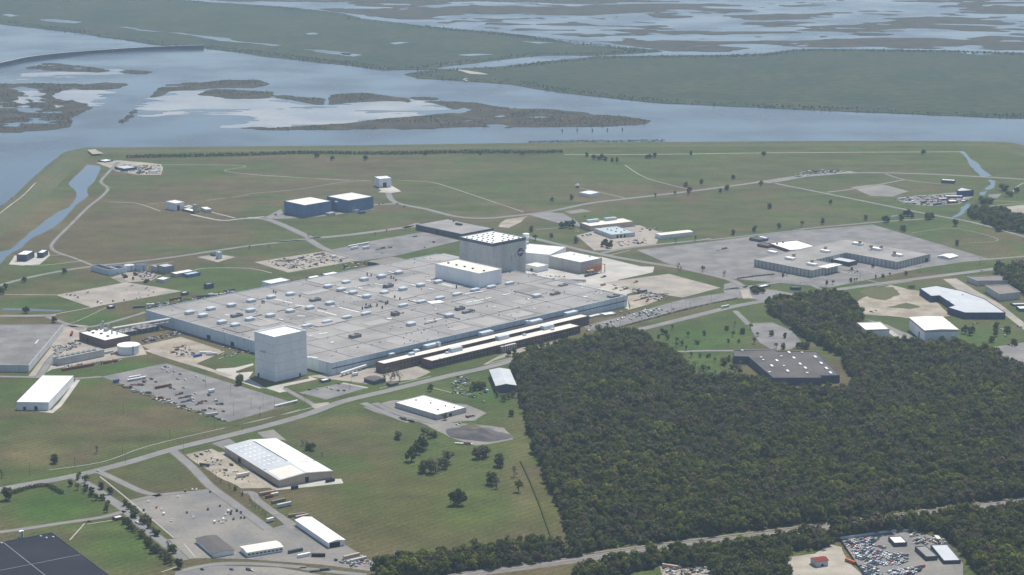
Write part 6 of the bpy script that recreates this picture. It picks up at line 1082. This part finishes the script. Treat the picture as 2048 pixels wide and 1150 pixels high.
# ------------------------------------------------------------------ the wood: nearest trees one by one, the rest as one mass
def scatter(polys, step, holes=(), seed=3):
    rr = np.random.default_rng(seed); out = []
    for pg in polys:
        g = [(v.x, v.y) for v in G(pg)]; xs, ys = np.array([q[0] for q in g]), np.array([q[1] for q in g])
        X_, Y_ = np.meshgrid(np.arange(xs.min(), xs.max(), step), np.arange(ys.min(), ys.max(), step)); X_ = X_ + rr.uniform(-.42, .42, X_.shape) * step; Y_ = Y_ + rr.uniform(-.42, .42, Y_.shape) * step
        ok = pip(g, X_, Y_)
        for hs in holes: ok &= ~pip([(v.x, v.y) for v in G(hs)], X_, Y_)
        out.append(np.stack([X_[ok], Y_[ok]], 1))
    return np.concatenate(out)
WOOD = ['F 1023,731 1065,706 1135,694 1194,676 1240,668 1280,676 1312,694 1350,716 1376,742 1396,763 1450,762 1500,768 1546,780 1600,783 1690,783 1712,772 1690,735 1684,714 1640,690 1600,672 1580,650 1545,632 1533,610 1570,600 1671,592 1700,606 1727,636 1716,652 1712,668 1770,686 1821,692 1930,696 1992,713 2005,730 2048,745 2200,760 2200,978 2048,992 1900,1011 1700,1036 1500,1060 1300,1085 1150,1106 1141,1094 1129,1047 1106,982 1073,909 1056,856 1047,818 1036,790 1034,762']
SOUTH = ['F 1150,1142 1330,1113 1500,1088 1700,1060 1860,1042 2048,1018 2160,1010 2160,1190 1990,1190 1912,1092 1868,1066 1840,1062 1690,1074 1640,1098 1570,1104 1578,1175 1440,1175 1425,1140 1330,1130 1250,1150 1150,1165', 'F 760,1146 800,1126 900,1114 1010,1094 1070,1089 1130,1102 1165,1112 1070,1130 950,1142 860,1156 760,1170']
EAST = ['F 1932,430 1975,421 2048,440 2160,452 2160,475 2048,467 1990,457', 'F 1985,547 2048,533 2120,530 2120,600 2048,590 2020,577', 'F 1270,690 1300,700 1290,712']
HOLE = ['b7 150,40 180,150 350,260 480,400 640,560 1640,545 1700,560 1640,380 1420,180 1330,60', 'b7 1600,200 1640,180 1700,560 1840,640 1700,680 1640,560']
pts = np.concatenate([scatter(WOOD, 7.0, HOLE), scatter(SOUTH, 6.8, seed=5), scatter(EAST[:2], 8, seed=6)])
n1 = vnoise(pts[:, 0], pts[:, 1], 60, 31, 4); n2 = vnoise(pts[:, 0], pts[:, 1], 16, 37, 2); rr = np.random.default_rng(9)
kind = np.where(n1 > .60, rr.choice([4, 7, 3, 0, 4], len(pts)), np.where(n1 < .40, rr.choice([0, 1, 6, 0, 3], len(pts)), rr.choice([0, 1, 2, 8, 3, 7, 0], len(pts))))
hgt = np.clip(6.5 + 9.5 * n2 + rr.uniform(-3.2, 4.2, len(pts)) + np.where(rr.uniform(0, 1, len(pts)) < .07, 4.5, 0), 5, 21); keepw = (n1 + rr.uniform(-.12, .12, len(pts))) < .69; pts, hgt, kind, n1, n2 = pts[keepw], hgt[keepw], kind[keepw], n1[keepw], n2[keepw]
pyw = np.array([proj((x, y, 5))[1] for x, y in pts]); pxw = np.array([proj((x, y, 5))[0] for x, y in pts])
near = np.zeros(len(pts), bool); cand = np.argsort(-np.where((pxw > 5) & (pxw < 2043) & (pyw < 1142) & (pts[:, 1] < 2300), pyw, -1))[:45]; near[cand] = True
RLY = np.interp(pxw, [780, 950, 1100, 1300, 1500, 1700, 1880, 2048, 2150], [1175, 1147, 1127, 1099, 1074, 1049, 1024, 1003, 990])
for i in np.nonzero(near)[0]:
    s_ = pyw[i] > RLY[i]; k = int(kind[i]); hab = {4: 'leafless grey', 7: 'brown budding', 6: 'bright green', 3: 'thin-leaved green'}.get(k, 'full-leaved dark green')
    plant(Vector((pts[i, 0], pts[i, 1], 0)), k, float(hgt[i]) * (.8 if s_ else 1), hab + (' tree crowded in the belt on the scrap yard side of the railway' if s_ else ' tree crowded at the railway edge of the great wood'), 'tree', 'trees along the railway')
def mass(name, label, cat, P3, K, S, protos):
    """one mass of plants: points that carry a kind and a size, instanced by geometry nodes"""
    c = bpy.data.collections.new(name + '_kinds')
    for k, (a, b, h, r) in enumerate(protos):
        me = bpy.data.meshes.new('%s_kind' % name); bm = bmesh.new(); bm.from_mesh(a); nf = len(bm.faces); bm.from_mesh(b); bm.faces.ensure_lookup_table()
        for f in bm.faces[nf:]: f.material_index = 1
        bm.to_mesh(me); bm.free(); me.materials.append(a.materials[0]); me.materials.append(b.materials[0]); c.objects.link(bpy.data.objects.new('kind_%02d' % k, me))
    me = bpy.data.meshes.new(name); me.vertices.add(len(P3)); me.vertices.foreach_set('co', np.asarray(P3, float).ravel())
    for nm, ty, ar in (('kind_index', 'INT', np.asarray(K, np.int32)), ('size', 'FLOAT', np.asarray(S, np.float32)), ('turn', 'FLOAT', rng.uniform(0, 6.28, len(P3)).astype(np.float32))): me.attributes.new(nm, ty, 'POINT').data.foreach_set('value', ar)
    o = lk(bpy.data.objects.new(name, me)); ng = bpy.data.node_groups.new(name, 'GeometryNodeTree'); ng.interface.new_socket('Geometry', in_out='INPUT', socket_type='NodeSocketGeometry'); ng.interface.new_socket('Geometry', in_out='OUTPUT', socket_type='NodeSocketGeometry')
    n, l = ng.nodes, ng.links; gi, go = n.new('NodeGroupInput'), n.new('NodeGroupOutput'); ip = n.new('GeometryNodeInstanceOnPoints'); ci = n.new('GeometryNodeCollectionInfo'); ci.inputs[0].default_value = c; ci.inputs[1].default_value = True; ci.inputs[2].default_value = True
    def att(nm, ty): q = n.new('GeometryNodeInputNamedAttribute'); q.data_type = ty; q.inputs[0].default_value = nm; return q.outputs[0]
    l.new(gi.outputs[0], ip.inputs['Points']); l.new(ci.outputs[0], ip.inputs['Instance']); ip.inputs['Pick Instance'].default_value = True; l.new(att('kind_index', 'INT'), ip.inputs['Instance Index'])
    cx = n.new('ShaderNodeCombineXYZ'); l.new(att('turn', 'FLOAT'), cx.inputs[2]); l.new(cx.outputs[0], ip.inputs['Rotation']); l.new(att('size', 'FLOAT'), ip.inputs['Scale']); l.new(ip.outputs[0], go.inputs[0])
    o.modifiers.new('plants', 'NODES').node_group = ng; tag(o, label, cat, kind='stuff'); return o
far = ~near
un = scatter(WOOD + SOUTH, 5.2, HOLE, seed=21); uk = rr.choice([0, 1, 2, 3], len(un), p=[.4, .3, .15, .15])
mass('undergrowth', 'low green and brown undergrowth filling the wood between the trunks', 'undergrowth', np.concatenate([un, np.zeros((len(un), 1))], 1), uk, rr.uniform(.6, 1.35, len(un)), [PROTO[5], PROTO[10], PROTO[9], PROTO[7]])
mass('wood', 'dense mixed wood of green, olive and grey trees', 'wood', np.concatenate([pts[far], np.zeros((far.sum(), 1))], 1), kind[far], hgt[far] / np.array([q[2] for q in PROTO])[kind[far]], PROTO)
# low scrub on the far banks
fb = scatter([FARW, FARE], 11, seed=12); sel = vnoise(fb[:, 0], fb[:, 1], 500, 41, 4); kp = rr.uniform(0, 1, len(fb)) < np.clip((sel - .28) * 3, .2, 1); fb = fb[kp]; edge = np.zeros(len(fb), bool)
for q in (FARW, FARE):
    g = ccw([Vector((v.x, v.y, 0)) for v in G(q)]); edge |= pip([(v.x, v.y) for v in g], fb[:, 0], fb[:, 1]) & ~pip([(v.x, v.y) for v in inset(g, 55)], fb[:, 0], fb[:, 1])
fb = fb[edge]
bush = [PROTO[10], PROTO[10]]
mass('brush', 'low green brush covering the far banks across the water', 'brush', np.concatenate([fb, np.full((len(fb), 1), .2)], 1), rr.choice([0, 0, 1, 0], len(fb)), rr.uniform(.28, .6, len(fb)) * (.7 + .8 * vnoise(fb[:, 0], fb[:, 1], 160, 43, 3)), bush)

mb_ = scatter([q[0] for q in ISL[:11]], 11, HOLES, seed=14); mb_ = mb_[(mb_[:, 0] > -1490) & (mb_[:, 0] < 1290) & (mb_[:, 1] > 4255) & (mb_[:, 1] < 5850)]; mb_ = mb_[(vnoise(mb_[:, 0], mb_[:, 1], 90, 71, 4) > .47) & (BAY[((mb_[:, 1] - 4250) / 9).round().astype(int), ((mb_[:, 0] + 1500) / 5).round().astype(int)] > .12)]
mass('reeds', 'low dark reeds and scrub on the marsh islands of the bay', 'reeds', np.concatenate([mb_, np.full((len(mb_), 1), -.6)], 1), rr.choice([0, 1], len(mb_)), rr.uniform(.2, .5, len(mb_)), [PROTO[10], PROTO[7]])
# ------------------------------------------------------------------ small uncountable clutter of the yards
CLM = ['wall_slate', 'rust', 'wall_pale', 'tan_box', 'unit_dark', 'roof_white', 'steel', 'red', 'wall_grey', 'yellow']
def clutter(label, s, n, big=4.0):
    g = [(v.x, v.y) for v in G(s)]; xs, ys = [q[0] for q in g], [q[1] for q in g]; mb = MB(); k = 0
    while k < n:
        x, y = random.uniform(min(xs), max(xs)), random.uniform(min(ys), max(ys))
        if not pip(g, np.array([x]), np.array([y]))[0]: continue
        k += 1; l, w, z = random.uniform(.8, big), random.uniform(.6, big * .5), random.uniform(.4, 2.2); m_ = random.choices(range(10), (4, 2, 4, 2, 4, 2, 3, .6, 3, .5))[0]; a = GA + random.choice((0, 1.57)) + random.uniform(-.3, .3)
        if random.random() < .25: d = Vector((math.cos(a), math.sin(a), 0)) * l * 1.2; mb.tube((x - d.x, y - d.y, .5), (x + d.x, y + d.y, .5), .45, 6, m_)
        else: mb.box(x, y, 0, z, l, w, a, m_, random.uniform(.8, 1))
    tag(mb.build('yard_clutter', CLM), label, 'clutter', kind='stuff')
for lb, s, n, b in (('loose equipment scattered between the grey hall and the workshop', 'a4 205,725 560,755 820,760 700,810 420,830 205,790', 55, 4), ('stacked materials along the rear lane of the factory', 'a1 560,850 900,800 1300,740 1900,620 2029,600 1960,690 1500,745 900,870', 120, 6), ('machine parts strewn over the pale equipment lot', 'M2 100,660 480,600 680,640 280,720', 110, 6), ('stores heaped around the brown-roofed sheds', 'M2 560,690 800,650 1080,660 1180,690 900,700 640,710', 80, 6),
                    ('pipes and drums beside the cooling tower', 'a2 100,430 460,330 480,400 420,440 120,560', 70, 4), ('scrap piled below the cooling tower', 'a2 260,690 640,640 1100,590 1000,640 300,740', 50, 4), ('stores lying under the pipe bridge', 'a2 1280,335 1860,200 1900,250 1350,380', 90, 4), ('plant scattered in the fenced dirt yard', 'a2 1620,470 1950,400 2050,560 1800,580', 45, 4), ('plant and crates strewn over the pale apron', 'M3 680,800 950,850 1150,880 1130,920 1000,930 880,850', 110, 5),
                    ('junk crowding the compound by the channel', 'b5 220,410 560,370 1000,330 1300,420 1080,480 700,500 450,480', 190, 7), ('boats and junk on the pale yard by the ramp', 'T1 700,960 930,965 940,1015 800,1018 700,1000', 120, 7), ('parts strewn in the corner of the scrap yard', 'a7 1280,640 1540,680 1560,740 1420,730 1300,700', 50, 4), ('timber and scrap on the clearing by the rails', 'B3 1430,1085 1560,1070 1750,1070 1830,1120 1700,1150 1480,1150', 90, 5), ('gear around the maintenance workshop yard', 'a5 680,490 900,470 1080,450 1130,520 760,560', 40, 4),
                    ('parts lined up along the grass edge of the trailer lot', 'L1 800,568 1250,715 1545,825 1520,828 1200,735 850,605', 110, 4), ('odds and ends on the bare dirt yard', 'B1 1290,340 1440,300 1600,420 1700,520 1500,480', 40, 3), ('rubble at the far corner of the gravel yard', 'b8 1250,940 1500,960 1700,900 1850,1050 1500,1040', 60, 4), ('bits of gear round the chemical plant', 'a1 700,360 900,360 1000,420 900,470 760,470', 60, 4), ('junk in the overgrown plot by the gable shed', 'L2 1530,700 1660,690 1700,840 1540,810', 60, 4), ('stones and junk at the airfield road bend', 'M4 480,60 560,40 760,35 860,45 700,60 560,72', 70, 8), ('benches and pots in the office court', 'a6 1430,600 1560,590 1700,640 1560,660', 20, 3), ('gear on the tower-side lane', 'c1 0,380 300,330 540,420 540,480 300,500 0,560', 40, 4)):
    clutter(lb, s, n, b)
# ------------------------------------------------------------------ haze: even, pale air round the whole place
hz = bpy.data.materials.new('haze'); hz.use_nodes = True; n = hz.node_tree.nodes; n.clear(); ou = n.new('ShaderNodeOutputMaterial'); pvn = n.new('ShaderNodeVolumePrincipled')
pvn.inputs['Color'].default_value = (.60, .78, 1.0, 1); pvn.inputs['Density'].default_value = 4.6e-5; pvn.inputs['Anisotropy'].default_value = .2; hz.node_tree.links.new(pvn.outputs[0], ou.inputs['Volume'])
bx = MB().add([(x, y, z) for z in (-6, 712) for x, y in ((-4600, -300), (4600, -300), (4600, 15600), (-4600, 15600))], BF).build('haze', 'water'); bx.data.materials.clear(); bx.data.materials.append(hz); bx['kind'] = 'stuff'; bx['label'] = 'thin pale blue haze over the whole place'; bx['category'] = 'haze'
